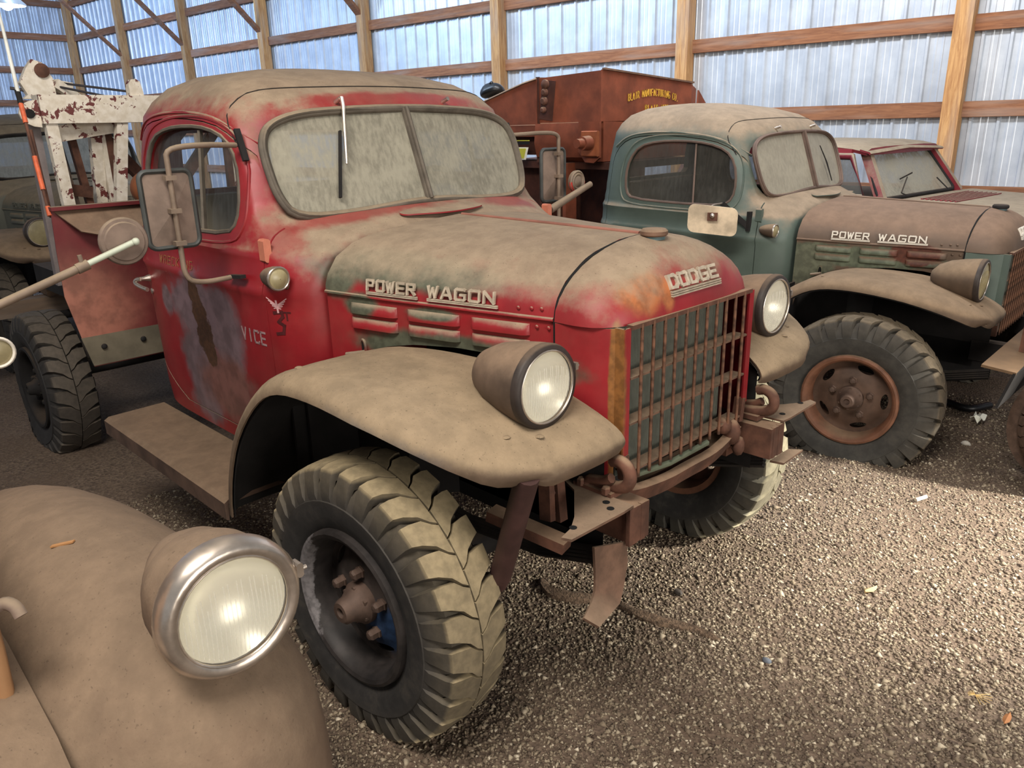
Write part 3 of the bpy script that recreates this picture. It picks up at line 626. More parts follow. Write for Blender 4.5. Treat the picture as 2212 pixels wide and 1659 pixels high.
def pickup(root, M, opt):
    C = cab_meshes(); P = M['paint']; HP = M.get('hood', P)
    cab = obj('cab', C['cab'].copy(), P, root)
    for s, k in ((-1, 'door_r'), (1, 'door_l')):
        d = obj('door', C[k].copy(), P, root)
        glw = smooth2(DWIN); poly = [on_cab(x, z, s, -.022)[0] for x, z in glw]
        cen = sum(poly, Vector())/len(poly); b = MB(); b.add([cen]+poly, [(0, i+1, (i+1) % len(poly)+1) for i in range(len(poly))])
        b.build('door_window', M['dglass'] if s < 0 else m_doorglass, d, 60)
        b = MB(); b.tube([on_cab(x, z, s, -.004)[0] for x, z in glw], .009, 6, True); b.build('window_seal', M['seal'], d, 60)
        b = MB(); b.tube([on_cab(-1.39+(x+1.39)*1.11, 1.53+(z-1.53)*1.19, s, -.0015)[0] for x, z in smooth2(glw)], .0065, 6, True); b.build('window_moulding', P, d, 60)
        b = MB(); q0, _ = on_cab(-1.30, 1.70, s, -.012); q1, _ = on_cab(-1.27, 1.36, s, -.012); b.bar(q0, q1, .010, .018); b.build('vent_window_bar', M['seal'], d)
        # handle and lock
        q, n = on_cab(-1.84, 1.118, s, 0)
        b = MB(); b.lathe([(0, .015), (.010*s, .014), (.025*s, .009), (.042*s, .009)], 12, q, 'y', (False, True)); b.tube(smooth_path([q+Vector((0, .04*s, 0)), q+Vector((-.03, .05*s, -.005)), q+Vector((-.035, .055*s, -.02)), q+Vector((.02, .052*s, -.03)), q+Vector((.07, .045*s, -.035))], 2), .009, 8)
        b.build('door_handle', m_chrome, d, 50)
        b = MB(); q, n = on_cab(-1.838, 1.062, s, 0); b.lathe([(0, .012), (.006*s, .012), (.008*s, .006)], 10, q, 'y', (False, True)); b.build('door_lock', m_chrome, d, 50)
        for hz in (1.315, .78):
            q, n = on_cab(-.84, hz, s, .008); b = MB(); b.box(q, (.036, .026, .075), ch=.006); b.build('door_hinge', M['hinge'], d, 40)
        b = MB(); dr = [(-.98, 1.635), (-1.06, 1.695), (-1.2, 1.745), (-1.45, 1.764), (-1.66, 1.76), (-1.80, 1.735), (-1.89, 1.67)]
        b.tube(smooth_path([on_cab(x, z, s, .002)[0] for x, z in dr], 2), .007, 6); b.build('drip_rail', P, root, 60)
    SP = [(0, -1.055, 1.85), (.15, -1.06, 1.848), (.3, -1.075, 1.838), (.42, -1.10, 1.815), (.5, -1.125, 1.79), (.56, -1.13, 1.755), (.60, -1.11, 1.72), (.625, -1.065, 1.68), (.64, -1.03, 1.65)]
    b = MB(); seam = smooth_path([near_cab((x, -y, z), .0008) for y, x, z in reversed(SP)] + [near_cab((x, y, z), .0008) for y, x, z in SP[1:]], 1)
    b.tube([near_cab(q, .0008) for q in seam], .0026, 5); b.build('roof_seam', m_dark, root)
    wl_ = ws_loop(0); b = MB(); pts = [wsp(y, z, .012) for y, z in wl_]; pts = smooth_path(pts, 2, True)
    b.tube(pts, opt.get('gask', .0155), 8, True); b.tube([p+Vector((.010, 0, .004)) for p in pts], .008, 6, True)
    ws = b.build('windshield_gasket', M['seal'], root, 60)
    b = MB(); b.bar(wsp(0, 1.425, .012), wsp(0, 1.76, .012), .030, .014, (1, 0, 0)); b.tube([wsp(0, 1.43, .024), wsp(0, 1.755, .024)], .008, 6); b.build('divider_bar', M['seal'], ws, 40)
    for s in (-1, 1):
        poly = [wsp(s*y, z, .008) for y, z in WSO]; cen = wsp(s*.3, 1.58, .008)
        b = MB(); b.add([cen]+poly, [(0, i+1, (i+1) % len(poly)+1) for i in range(len(poly))]); b.build('windshield_pane', M['wglass'], ws, 60)
    if opt.get('wiper', True):
        for y in (-.262, .236):
            q = near_cab((-.97, y, 1.80), .002); b = MB(); b.tube([q, q+Vector((.035, 0, .012))], .008, 8)
            w = b.build('wiper_pivot', m_chrome, root, 50)
            if opt.get('arms', (1, 0))[0 if y < 0 else 1]:
                e = q+Vector((.04, 0, .016)); b = MB(); t1 = wsp(y-.055, 1.56, .04); b.tube([e, e+Vector((.012, -.004, -.03)), t1], [.007, .007, .0045], 6); b.build('wiper_arm', m_chrome, w, 50)
                b = MB(); b.bar(wsp(y-.035, 1.675, .026), wsp(y-.105, 1.455, .026), .007, .012, (1, 0, 0)); b.build('wiper_blade', m_dark, w)
    # interior
    b = MB(); b.box((-1.72, 0, .98), (.42, 1.1, .16), ch=.03); b.box((-1.93, 0, 1.22), (.10, 1.1, .42), ch=.03); b.build('bench_seat', m_seat, root, 40)
    b = MB(); b.tube([Vector((-1.22, .33, 1.36))+Vector((.09*math.sin(a)*.5, .19*math.cos(a), .19*math.sin(a)*.86)) for a in [2*math.pi*i/28 for i in range(28)]], .011, 6, True)
    b.tube([(-1.22, .33, 1.36), (-.95, .33, 1.1)], .018, 8)
    for a in (0, 2.1, 4.2): b.tube([(-1.22, .33, 1.36), Vector((-1.22, .33, 1.36))+Vector((.09*math.sin(a)*.5, .19*math.cos(a), .19*math.sin(a)*.86))], .008, 6)
    b.build('steering_wheel', m_black, root, 60)
    # hood
    for s in (-1, 1):
        def hf(s=s):
            b = MB(); b.loft([[hood_pt(-.645+.81*i/14, j, s) for j in range(9)] for i in range(15)], closed=False); return solid_shell(b, .006)
        h = part('hood%d' % s, hf, 'hood_panel', HP, root, 60)
        def sf(s=s):
            b = MB(); bt = [(-.645, .74), (-.60, .95), (-.52, 1.0), (-.42, 1.04), (-.3, 1.062), (-.15, 1.072), (0, 1.068), (.1, 1.05), (.165, 1.02)]
            b.loft([[Vector((x, s*(side_y(x)-.004), 1.192+(interp(bt, x)-1.192)*f)) for f in (0, .5, 1)] for x in [-.645+.81*i/24 for i in range(25)]], closed=False); return solid_shell(b, .005)
        sp = part('hside%d' % s, sf, 'hood_side_panel', HP, root, 60)
        b = MB(); b.tube([Vector((x, s*(side_y(x)+.003), 1.196-.006*(x+.645)/.81)) for x in (-.645, -.4, -.2, 0, .165)], .006, 6); b.build('hood_bead', HP, h, 60)
        if s < 0 or opt.get('full', True):
            for lx in (-.45, -.225, .0):
                for zz in (1.155, 1.108):
                    b = MB(); ln = .092; rings = []
                    for f in (-1, -.93, -.8, .8, .93, 1):
                        x = lx+f*ln; y = side_y(x); k = 1 if abs(f) < .85 else (.7 if abs(f) < .95 else .1)
                        rings.append([(x, s*y, zz+.016), (x, s*(y+.010*k), zz+.010), (x, s*(y+.016*k), zz-.008), (x, s*(y+.015*k), zz-.016), (x, s*(y-.001), zz-.016)])
                    b.loft(rings); b.build('louver', HP, sp, 50)
            b = MB(); x = -.505; b.tube([Vector((x+.014*math.cos(a), s*(side_y(x)+.001), 1.02+.032*math.sin(a))) for a in [2*math.pi*i/20 for i in range(20)]], .005, 6, True); b.build('latch_ring', HP, sp, 60)
            b = MB(); b.lathe([(s*(side_y(x)-.001), .001), (s*(side_y(x)+.002), .013)], 16, (x, 0, 1.02), 'y'); bb = MB(); bb.v = [(vx, vy, 1.02+(vz-1.02)*2.3) for vx, vy, vz in b.v]; bb.f = b.f; bb.build('latch_hole', m_black, sp)
            b = MB(); b.tube([(x+.01, s*(side_y(x)-.005), 1.012), (x-.005, s*(side_y(x)+.03), 1.012), (x-.035, s*(side_y(x)+.045), 1.008)], [.008, .008, .006], 8); b.build('hood_latch', m_arm, sp, 60)
            for lx, zz in ((.10, 1.215), (.13, 1.216), (.06, 1.213), (.115, 1.165), (.15, 1.165), (.12, 1.10)):
                b = MB(); b.sphere((lx, s*(side_y(lx)+.002), zz), .006, 8, 4, (1, .6, 1)); b.build('rivet', HP, h if zz > 1.2 else sp, 60)
            # badges
            for word, x0, x1 in (('POWER', -.465, -.272), ('WAGON', -.235, .0)):
                zb = 1.213
                b = MB(); yb = lambda x: side_y(x)+.008
                for k2 in range(2): b.bar((x0, s*yb(x0), zb-.001-.005*k2), (x1, s*yb(x1), zb-.001-.005*k2), .007, .0035)
                bd = b.build('badge_bar', M['letter'], h)
                st = (x1-x0)/5
                for i, ch in enumerate(word):
                    xs = x0+i*st+.003
                    b = letter(ch, lambda px, pz: (Vector((xs+px, s*(yb(xs+px)-.004-.12*pz), zb+.006+pz)), Vector((.24, s*1., 0)).normalized()), st*.68, .030, .0064, .008)
                    b.build('badge_letter', M['letter'], h)
    b = MB(); b.tube([(-.63, 0, 1.388), (-.2, 0, 1.384), (.16, 0, 1.379)], .006, 6); b.build('hood_hinge', M.get('hingeline', HP), root, 60)
    # cowl vent flap
    b = MB(); vf = smooth_path([(-.70, -.14, 1.394), (-.72, -.2, 1.394), (-.76, -.19, 1.402), (-.79, 0, 1.418), (-.76, .19, 1.402), (-.72, .2, 1.394), (-.665, 0, 1.392)], 2, True); b.prism(vf, (0, 0, .005)); b.build('cowl_vent', P, root, 40)
    # nose
    def nf():
        b = MB(); NP, NTH = 10, 28
        b.loft([[nose_pt(math.pi/2*i/NP*.995, -math.pi/2+math.pi*j/NTH) for j in range(NTH+1)] for i in range(NP+1)], closed=False); return solid_shell(b, .006)
    nose = part('nose', nf, 'radiator_shell', P if not M.get('noseH') else HP, root, 60)
    for s in (-1, 1):
        def lf(s=s):
            b = MB(); prof = [(.172, .381), (.26, .366), (.315, .345), (.334, .328)]
            b.loft([[(x, s*y, z) for x, y in prof] for z in (.70, .9, 1.183)], closed=False); return solid_shell(b, .006)
        part('shellside%d' % s, lf, 'shell_side', P, root, 50)
        b = MB(); b.box((.348, s*.326, 1.0), (.030, .010, .37)); b.box((.362, s*.316, 1.0), (.006, .026, .37)); b.build('grille_post', P, root)
        b = MB(); b.bar((.352, s*.312, .83), (.352, s*.300, .752), .03, .02, (0, 1, 0)); b.build('grille_post_foot', m_rustm, root)
    b = MB(); bd = [Vector((.358, y, 1.243)) for y in (-.115, .132)]; nn = Vector((1, 0, .35)).normalized()
    xb = nose_pt(math.asin((1.243-1.185)/NOSE_H), 0).x+.004
    for k2 in range(3): b.bar((xb+.002-.004*(k2-1)*.3, -.117, 1.236+.006*k2), (xb-.004*(k2-1)*.3, .132, 1.236+.006*k2), .009, .004)
    bd = b.build('nose_badge_bar', M['letterN'], nose)
    for i, ch in enumerate('DODGE'):
        y0 = -.113+i*.0495
        letter(ch, lambda px, pz: (Vector((nose_pt(math.asin(min(.98, (1.254+pz-1.185)/NOSE_H)), 0).x-.001, y0+px, 1.256+pz)), nn), .034, .030, .009, .010).build('nose_letter', M['letterN'], nose)
    b = MB(); b.tube(smooth_path([(.168, -y, z) for y, z in reversed(HF)]+[(.168, y, z) for y, z in HF[1:]], 1), .0042, 6)
    for s in (-1, 1): b.tube([(.168, s*.380, 1.19), (.168, s*.382, .98)], .0042, 6)
    b.build('shell_gap', m_black, nose, 60)
    b = MB(); b.lathe([(1.366, .032), (1.378, .032), (1.378, .030)], 20, (.212, 0, 0), 'z'); b.build('filler_neck', m_greenc, nose, 40)
    b = MB(); b.lathe([(1.376, .036), (1.38, .04), (1.390, .04), (1.396, .034), (1.398, .01)], 20, (.212, 0, 0), 'z', (True, True)); b.build('radiator_cap', M['cap'], nose, 40)
    # grille
    def zt(y): return 1.184
    g = MB()
    g.bar((.362, -.305, 1.186), (.362, .305, 1.186), .02, .012)
    gr = g.build('grille_frame', m_rustm, root)
    bme = MB().tube([(0, 0, .752), (0, 0, 1.19)], .0049, 8).mesh('grille_bar'); bme.materials.append(m_barr); setsmooth(bme, 60)
    for i in range(11):
        o = bpy.data.objects.new('grille_bar', bme); COL.objects.link(o); o.parent = gr; o.location = (.370-.0, -.262+.0524*i, 0)
    for z in (1.045, .915, .772):
        b = MB(); b.box((.342, 0, z), (.046, .60, .006)); b.build('grille_crossbar', m_plate, gr)
    b = MB(); b.box((.27, 0, .96), (.05, .54, .46)); rad = b.build('radiator', m_core, root)
    b = MB()
    for i in range(80): b.box((.2955, -.2666+.00675*i, .96), (.0012, .0022, .455))
    b.build('radiator_fin', m_core, rad)
    # fenders, lamps
    for s in (-1, 1):
        def ff(s=s):
            b = fender_mesh(); b = b if s < 0 else b.mirror(); return solid_shell(b, .006)
        fe = part('fender%d' % s, ff, 'front_fender', M['fender'], root, 60)
        def fl(s=s):
            b = fender_mesh(-.008); b = b if s < 0 else b.mirror(); return b.mesh('liner')
        part('fliner%d' % s, fl, 'fender_liner', m_dark, root, 60)
        b = MB(); b.box((-.635, s*.55, .74), (.012, .30, .42)); b.box((-.66, s*.69, .70), (.012, .10, .30)); b.build('splash_shield', m_dark, root)
        for (fx, fy, fz) in ((.30, -.70, .985), (.335, -.62, .972), (.18, -.56, 1.032), (-.36, -.86, 1.062), (.24, -.46, 1.012)):
            b = MB(); b.sphere((fx, -s*fy, fz), .012, 8, 4, (1, 1, .3)); b.build('bolt_head', M['fender'], fe, 60)
        headlamp(root, (.31, s*.573, 1.082), M['lamp'], dusty=opt.get('dustylamp', False))
        b = MB(); b.lathe([(.955, .050), (.968, .046), (.985, .034)], 16, (.245, s*.573, 0), 'z'); b.lathe([(.975, .03), (1.0, .04)], 16, (.25, s*.573, 0), 'z'); b.build('lamp_base', M['lamp'], root, 40)
        b = MB(); b.box((.312, s*.573+.110, 1.11), (.014, .010, .018)); b.lathe([(s*.573+.112, .0035), (s*.573+.120, .0035)], 8, (.314, 0, 1.11), 'y', (True, True)); b.build('lamp_clip', m_chrome, root)
        # cowl lamp
        c = Vector((-.735, s*.70, 1.245)); b = MB(); b.lathe([(-.085, .004), (-.075, .018), (-.05, .029), (-.015, .037), (.012, .04), (.016, .036)], 20, c, caps=(True, False)); b.tube([c+Vector((-.01, 0, -.02)), c+Vector((-.01, -s*.04, -.03))], .014, 8)
        cl = b.build('cowl_lamp', M['lamp'], root, 50)
        b = MB(); b.tube([c+Vector((.014, .036*math.cos(a), .036*math.sin(a))) for a in [2*math.pi*i/24 for i in range(24)]], .0045, 6, True); b.build('lamp_ring', m_chrome, cl, 60)
        b = MB(); b.lathe([(.012, .034), (.020, .024), (.024, .010), (.025, .001)], 20, c); b.build('lamp_lens', m_lensd, cl, 60)
        # running board
        b = MB(); rings = []
        for x in (-.80, -1.95):
            rings.append([(x, s*.69, .535), (x, s*.93, .532), (x, s*.95, .52), (x, s*.95, .46), (x, s*.94, .455), (x, s*.935, .515), (x, s*.69, .52)])
        b.loft(rings); b.build('running_board', m_board, root, 30)
        # inner fender and chassis
        b = MB(); b.loft([[(x, s*(.40 if x > -.3 else .52), z) for z in (.55, .9, interp([(-.82, .9), (-.5, .98), (-.1, 1.05), (.2, 1.0), (.38, .88)], x))] for x in [-.84+.1*i for i in range(13)]], closed=False); b.build('inner_fender', m_dark, root, 40)
        b = MB(); b.box((-1.7, s*.37, .66), (4.0, .06, .13)); b.box((.37, s*.37, .685), (.18, .075, .105)); b.build('frame_rail', m_dark if opt.get('dimframe') else m_rustm, root)
        b = MB(); lv = [Vector((-.155+x, s*.43, .50+.10*(x/.55)**2)) for x in (-.55, -.3, 0, .3, .55)]
        for k2 in range(4): b.tube([p-Vector((0, 0, .012*k2)) for p in lv], .012, 4)
        b.build('leaf_spring', m_dark, root)
    b = MB(); b.box((-.3, 0, .82), (.75, .36, .42)); b.box((-.35, 0, .58), (.4, .25, .15), ch=.03); b.build('engine', m_dark, root)
    b = MB(); b.box((-1.4, 0, .62), (1.1, .35, .25), ch=.04); b.box((-.72, 0, .85), (.04, 1.1, .5)); b.build('firewall', m_dark, root)
    for x in (-.155, -3.36):
        b = MB(); b.tube([(x, -.72, .40), (x, .72, .40)], .05, 10); b.sphere((x, .18 if x > -1 else 0, .40), .16, 12, 8, (1, .9, 1)); b.build('axle', m_dark, root, 50)
    # wheels: (x, y, zc, yaw, tyre mat, flat)
    for (x, y, zc, yw, tm, fl, det, rimm, ph) in opt['wheels']:
        t = lug_tire(flat=fl, phase=ph).build('wheel', tm, root, 35)
        t.location = (x, y, zc); t.rotation_euler = (0, 0, R_(yw) + (math.pi if y > 0 else 0))
        if det: rim_parts(t, rimm)
def frame_front(root, mrail, mplate, full=True):
    for s in (-1, 1):
        b = MB(); b.box((.455, s*.40, .685), (.012, .035, .108)); b.box((.455, s*.358, .685), (.012, .020, .108)); b.build('rail_end_plate', mrail, root)
        b = MB(); poly = [(.20, s*.40), (.462, s*.405), (.465, s*.45), (.462, s*.55), (.46, s*.645), (.435, s*.655), (.422, s*.605), (.39, s*.555), (.29, s*.44)]
        b.prism([(x, y, .742) for x, y in poly], (0, 0, .007)); g = b.build('bumper_gusset', mplate, root)
        for hx, hy in ((.425, .60), (.43, .46), (.40, .44)): MB().lathe([(.7495, .010), (.7505, .010), (.7505, .001)], 12, (hx, s*hy, 0), 'z').build('bolt_hole', m_black, g)
        b = MB(); poly = smooth_path([(.30, s*.40, .748), (.30, s*.40, .775), (.36, s*.40, .785), (.385, s*.40, .80)], 1); b.tube(poly, .014, 8)
        hk = [(.30, .760), (.36, .765), (.415, .775), (.437, .80), (.43, .835), (.40, .85), (.375, .842)]
        b.tube(smooth_path([(x, s*.385, z) for x, z in hk], 2), [.02]*2+[.021]*18+[.012]*10 if False else .018, 8); b.box((.33, s*.385, .752), (.13, .06, .016)); b.build('tow_hook', mrail, root, 50)
        for hx in (.29, .375):
            b = MB(); b.lathe([(.755, .013), (.772, .013), (.776, .009)], 6, (hx, s*.41, 0), 'z', (True, True)); b.build('bolt', mrail, root)
# ------------------------------------------------------------------ red tow truck
red = empty('tow_truck', (0, 0, 0), 0, 'dusty red tow truck with a rusty vertical-bar grille and white boom frame, nearest complete truck', 'truck')
RIMD = (m_rim_dark, m_rim_white, m_hub)
pickup(red, dict(paint=m_red, fender=m_fender, dglass=m_doorglassr, wglass=m_wsglass, seal=m_rubberseal, lamp=m_lampbody, letter=m_letter, letterN=m_letter, cap=m_plate, hinge=mat('pink_hinge_paint', S(190, 116, 92), .6), hingeline=mat('dusty_pink_hinge_line', S(140, 92, 78), .8)),
    dict(wheels=[(-.155, -.794, .40, 3, m_tire, .40, True, RIMD, 0), (-.155, .794, .40, 3, m_tirefar, .395, True, (m_rim_rust, m_rim_rust, m_hub), .3),
                 (-3.36, -.79, .34, 0, m_tired, .335, True, (m_dark, m_dark, m_dark), .2), (-3.36, .79, .34, 0, m_tired, .335, False, None, 0)]))
frame_front(red, m_rustm, m_plate)
# bent strap hanging under the near gusset and the sloping pipe strut
b = MB(); st = [((.44, -.40, .632), (.44, -.535, .672)), ((.452, -.41, .58), (.44, -.53, .61)), ((.46, -.435, .52), (.445, -.535, .55)), ((.475, -.47, .492), (.45, -.555, .528)), ((.50, -.585, .492), (.48, -.622, .528))]
b.loft([[Vector(a), Vector(c)] for a, c in st], closed=False); b.build('hanging_strap', m_plate, red, 60, thick=.008)
b = MB(); b.loft([[Vector((a[0], -a[1]-.02, a[2]+.0)), Vector((c[0], -c[1]-.02, c[2]))] for a, c in (((.43, -.42, .60), (.43, -.55, .60)), ((.47, -.44, .595), (.46, -.6, .59)))], closed=False); b.build('lower_gusset', m_plate, red, 60, thick=.008)
b = MB(); b.tube([(.37, -.70, .905), (.215, -.655, .545)], .030, 12); b.tube([(.22, -.657, .555), (.20, -.65, .515)], .026, 10); b.build('strut_pipe', mat('dark_maroon_pipe', S(72, 48, 44), .6, 0, (8, .3)), red, 50)
b = MB(); b.bar((.235, -.47, .86), (.255, -.47, .66), .03, .05, (1, 0, 0)); b.bar((.24, -.50, .84), (.265, -.52, .68), .02, .04, (1, 0, 0))
for z in (.80, .75, .69): b.lathe([(-.52, .012), (-.49, .012)], 8, (.255, 0, z), 'y', (True, True))
b.build('spring_hanger', m_rustm, red, 40)
b = MB(); b.bar((.37, -.56, .66), (.15, -.62, .70), .05, .03); b.build('bracket_arm', m_rustm, red)
b = MB(); pts = smooth_path([(.36, -.31, .735), (.38, -.30, .72), (.385, -.12, .70), (.375, 0, .695), (.385, .15, .70), (.37, .30, .735)], 2)
b.loft([[p, p+Vector((-.02, 0, -.05)), p+Vector((-.04, 0, -.05)), p+Vector((-.03, 0, .005))] for p in pts]); b.build('front_crossmember', m_rustm, red, 40)
b = MB(); b.tube([(.35, -.28, .75), (.36, -.1, .735), (.365, .1, .74)], .010, 6); b.build('apron_seal', mat('grey_green_seal', S(96, 102, 84), .8), red, 60)
b = MB(); b.box((.33, .22, .69), (.06, .14, .03)); b.sphere((.36, .25, .73), .035, 10, 6, (1, .8, 1.3)); b.sphere((.38, .27, .68), .022, 8, 5, (1, 1, 1.6)); b.sphere((.35, .215, .76), .03, 8, 5); b.build('greasy_shackle', m_rustm, red, 60)
b = MB(); b.box((.30, 0, .67), (.05, .62, .05)); b.build('rail_tie', m_rustm, red)
# near mirror
def rrect(cx, cy, w, h, r, k=5):
    o = []
    for sx, sy, a0 in ((1, 1, 0), (-1, 1, 90), (-1, -1, 180), (1, -1, 270)):
        for i in range(k):
            a = R_(a0+90*i/(k-1)); o.append((cx+sx*(w/2-r)+r*math.cos(a), cy+sy*(h/2-r)+r*math.sin(a)))
    return o
def door_mirror(root, s):
    b = MB(); y0, y1, z0, z1, x = s*.975, s*.815, 1.345, 1.58, -1.0
    loop = rrect((y0+y1)/2, (z0+z1)/2, abs(y1-y0), z1-z0, .024); loop = [Vector((x, y, z)) for y, z in loop]
    b.tube(loop, .0085, 6, True); mr = b.build('door_mirror', mat('mirror_rim_rubber', S(64, 66, 64), .6), root, 60)
    n = len(loop); b = MB(); cen = Vector((x+.028, (y0+y1)/2, (z0+z1)/2)); b.add([cen]+loop, [(0, i+1, (i+1) % n+1) for i in range(n)]); b.build('mirror_back', m_mirrorback, mr, 5)
    b = MB(); b.add([cen-Vector((.034, 0, 0))]+loop, [(0, i+1, (i+1) % n+1) for i in range(n)]); b.build('mirror_glass', m_chrome, mr)
    ym = (y0+y1)/2; px = x+.036
    ub, _ = on_cab(-1.02, 1.64, s, .02); lb, _ = on_cab(-.97, 1.225, s, .02)
    b = MB(); b.tube(smooth_path([ub+Vector((0, s*.02, 0)), Vector((px+.01, s*.80, 1.655)), Vector((px, ym+s*.0, 1.645)), Vector((px, ym, 1.60)), Vector((px, ym, 1.34)), Vector((px, ym, 1.245)), Vector((px+.0, ym-s*.05, 1.225)), lb+Vector((0, s*.02, 0))], 2), .0088, 8); b.build('mirror_arm', m_arm, mr, 60)
    for z in (1.56, 1.46, 1.36): MB().box((px, ym, z), (.028, .034, .014)).build('mirror_clamp', m_arm, mr)
    for q, dz in ((ub, (-.02, .05)), (lb, (.05, .005))): b = MB(); b.bar(q-Vector((dz[0], 0, dz[1]))*1.0, q+Vector((dz[0], 0, dz[1]))*1.0, .02, .012); b.build('mirror_bracket', m_dark, mr)
    return mr
door_mirror(red, -1)
mr = door_mirror(red, 1)
b = MB(); b.lathe([(-.012, .05), (.004, .052), (.010, .046), (.006, .040), (.012, .034), (.008, .026), (.014, .016), (.016, .001)], 20, (-.93, .985, 1.43)); b.build('marker_reflector', m_arm, mr, 40)
b = MB(); b.lathe([(.0, .053), (.011, .047)], 20, (-.93, .985, 1.43)); half = MB(); half.v = b.v; half.f = [f for f in b.f if sum(b.v[i][2] for i in f)/len(f) < 1.425]; half.build('marker_lens', m_redlens, mr)
b = MB(); b.tube([(-.84, .70, 1.33), (-.86, 1.0, 1.42)], [.018, .014], 8); b.build('marker_arm', m_arm, mr, 60)
# painted marks on the near side
def cab_fn(x0, z0, slope=0, lift=.0008): return lambda px, pz: on_cab(x0+px, z0+pz+slope*px, -1, lift)
deco = empty('door_lettering', (0, 0, 0)); deco.parent = red
m_faint = mat('worn_tan_lettering', S(150, 96, 62), .7, 0, (50, .4)); m_grey = mat('worn_grey_lettering', S(150, 122, 122), .7, 0, (50, .2)); m_dkred = mat('dark_stencil', S(70, 18, 20), .7, 0, (40, .3)); m_pale = mat('pale_pink_stencil', S(206, 160, 160), .7, 0, (40, .2))
for i, ch in enumerate('WRECKING'):
    letter(ch, cab_fn(-1.66+.040*i, 1.205), .024, .030, .0035, .0008).build('door_letter', m_faint, deco)
for i, ch in enumerate('SERVICE'):
    if i >= 3: letter(ch, cab_fn(-1.145+.042*i, 1.0), .027, .042, .007, .0008).build('door_letter', m_grey, deco)
letter('3', cab_fn(-.80, 1.05), .035, .075, .011, .0008).build('cowl_numeral', m_dkred, deco)
letter('T', cab_fn(-.765, 1.10), .022, .025, .005, .0008).build('cowl_numeral', m_dkred, deco)
for sx in (-1, 1):
    for k2 in range(5):
        b = MB(); p0, n = on_cab(-.785+sx*.004, 1.15-.003*k2, -1, .001); p1, _ = on_cab(-.785+sx*(.038-.006*k2), 1.172-.009*k2, -1, .001); b.bar(p0, p1, .0032, .001, n); b.build('eagle_feather', m_pale, deco)
b = MB(); p0, n = on_cab(-.785, 1.165, -1, .001); p1, _ = on_cab(-.783, 1.122, -1, .001); b.bar(p0, p1, .007, .001, n); b.build('eagle_body', m_pale, deco)
# wrecker body
def fpanel():
    b = MB(); rings = []
    for z, yo in ((.655, .835), (.80, .865), (1.0, .90), (1.2, .895), (1.385, .885)): rings.append([Vector((-2.36, -yo, z)), Vector((-2.36, -.30, z))])
    b.loft(rings, closed=False); return b
for s in (-1, 1):
    b = fpanel(); b = b if s < 0 else b.mirror(); p = b.build('body_front_panel', m_redin, red, 30, thick=.006)
    b = MB(); b.box((-2.35, s*.59, 1.39), (.06, .60, .016)); b.build('top_flange', m_redin, p)
    b = MB(); b.add([(-2.36, s*.875, 1.375), (-2.36, s*.40, 1.375), (-2.25, s*.42, 1.262), (-2.25, s*.72, 1.262), (-2.28, s*.80, 1.285)], [(0, 1, 2, 3, 4)]); b.build('shelf_plate', m_plate, red, thick=.006)
    b = MB(); b.add([(-2.35, s*.837, .66), (-2.35, s*.45, .66), (-2.35, s*.45, .80), (-2.35, s*.868, .80)], [(0, 1, 2, 3)]); k = b.build('lower_strip', mat('dull_khaki_strip', S(104, 96, 80), .8), red, thick=.008)
    for yy in (.78, .60): MB().sphere((-2.342, s*yy, .745), .014, 8, 5, (.5, 1, 1)).build('strip_bolt', m_dark, k, 60)
b = MB(); b.box((-3.27, 0, .86), (1.66, 1.2, .14)); b.build('rear_deck', m_dark, red)
fr = empty('boom_frame', (0, 0, 0)); fr.parent = red
X = -3.02
b = MB(); b.box((X, 0, 1.82), (.12, 1.36, .135)); b.build('boom_beam', m_white_chip, fr)
for s in (-1, 1):
    b = MB(); b.prism([(X+.03, s*(.68+.09*math.cos(a)), 1.80+.065*math.sin(a)) for a in [math.pi*i/8-math.pi/2 for i in range(9)]], (-.02, 0, 0)); e = b.build('beam_ear', m_white_chip, fr)
    MB().tube([(X+.04, s*.725, 1.80), (X-.01, s*.725, 1.80)], .022, 12).build('ear_hole', m_dark, fr)
    for y0, y1, x1, mm in ((.64, .62, X+.02, m_white_chip), (.30, .45, X+.02, m_white_chip), (.69, .70, X-.12, mat('grey_worn_leg', S(128, 118, 116), .7)), (.40, .42, X-.25, m_white_chip)):
        b = MB(); b.bar((X+.02 if x1 > X else X-.1, s*y0, 1.755), (x1, s*y1, .93), .055, .05, (1, 0, 0)); b.build('frame_leg', mm, fr)
    for y0, y1, mm in ((.60, .50, m_mirrorback), (.52, .44, m_rustm), (.36, .36, m_white_chip), (.335, .33, m_rustm)):
        b = MB(); b.bar((X-.12, s*y0, 1.72), (X-.15, s*y1, .93), .035, .04, (1, 0, 0)); b.build('frame_strut', mm, fr)
    b = MB(); b.bar((X-.05, s*.62, 1.70), (X-.05, s*.30, 1.745), .03, .08); b.build('frame_gusset', m_white_chip, fr)
    b = MB(); b.bar((X-.1, s*.57, 1.42), (X-.1, s*.47, 1.40), .03, .06); b.build('frame_tie', m_rustm, fr)
    b = MB(); b.bar((X-.25, s*.36, 1.74), (X-.3, s*.05, 1.35), .05, .06); b.build('boom_brace', m_rustm, fr)
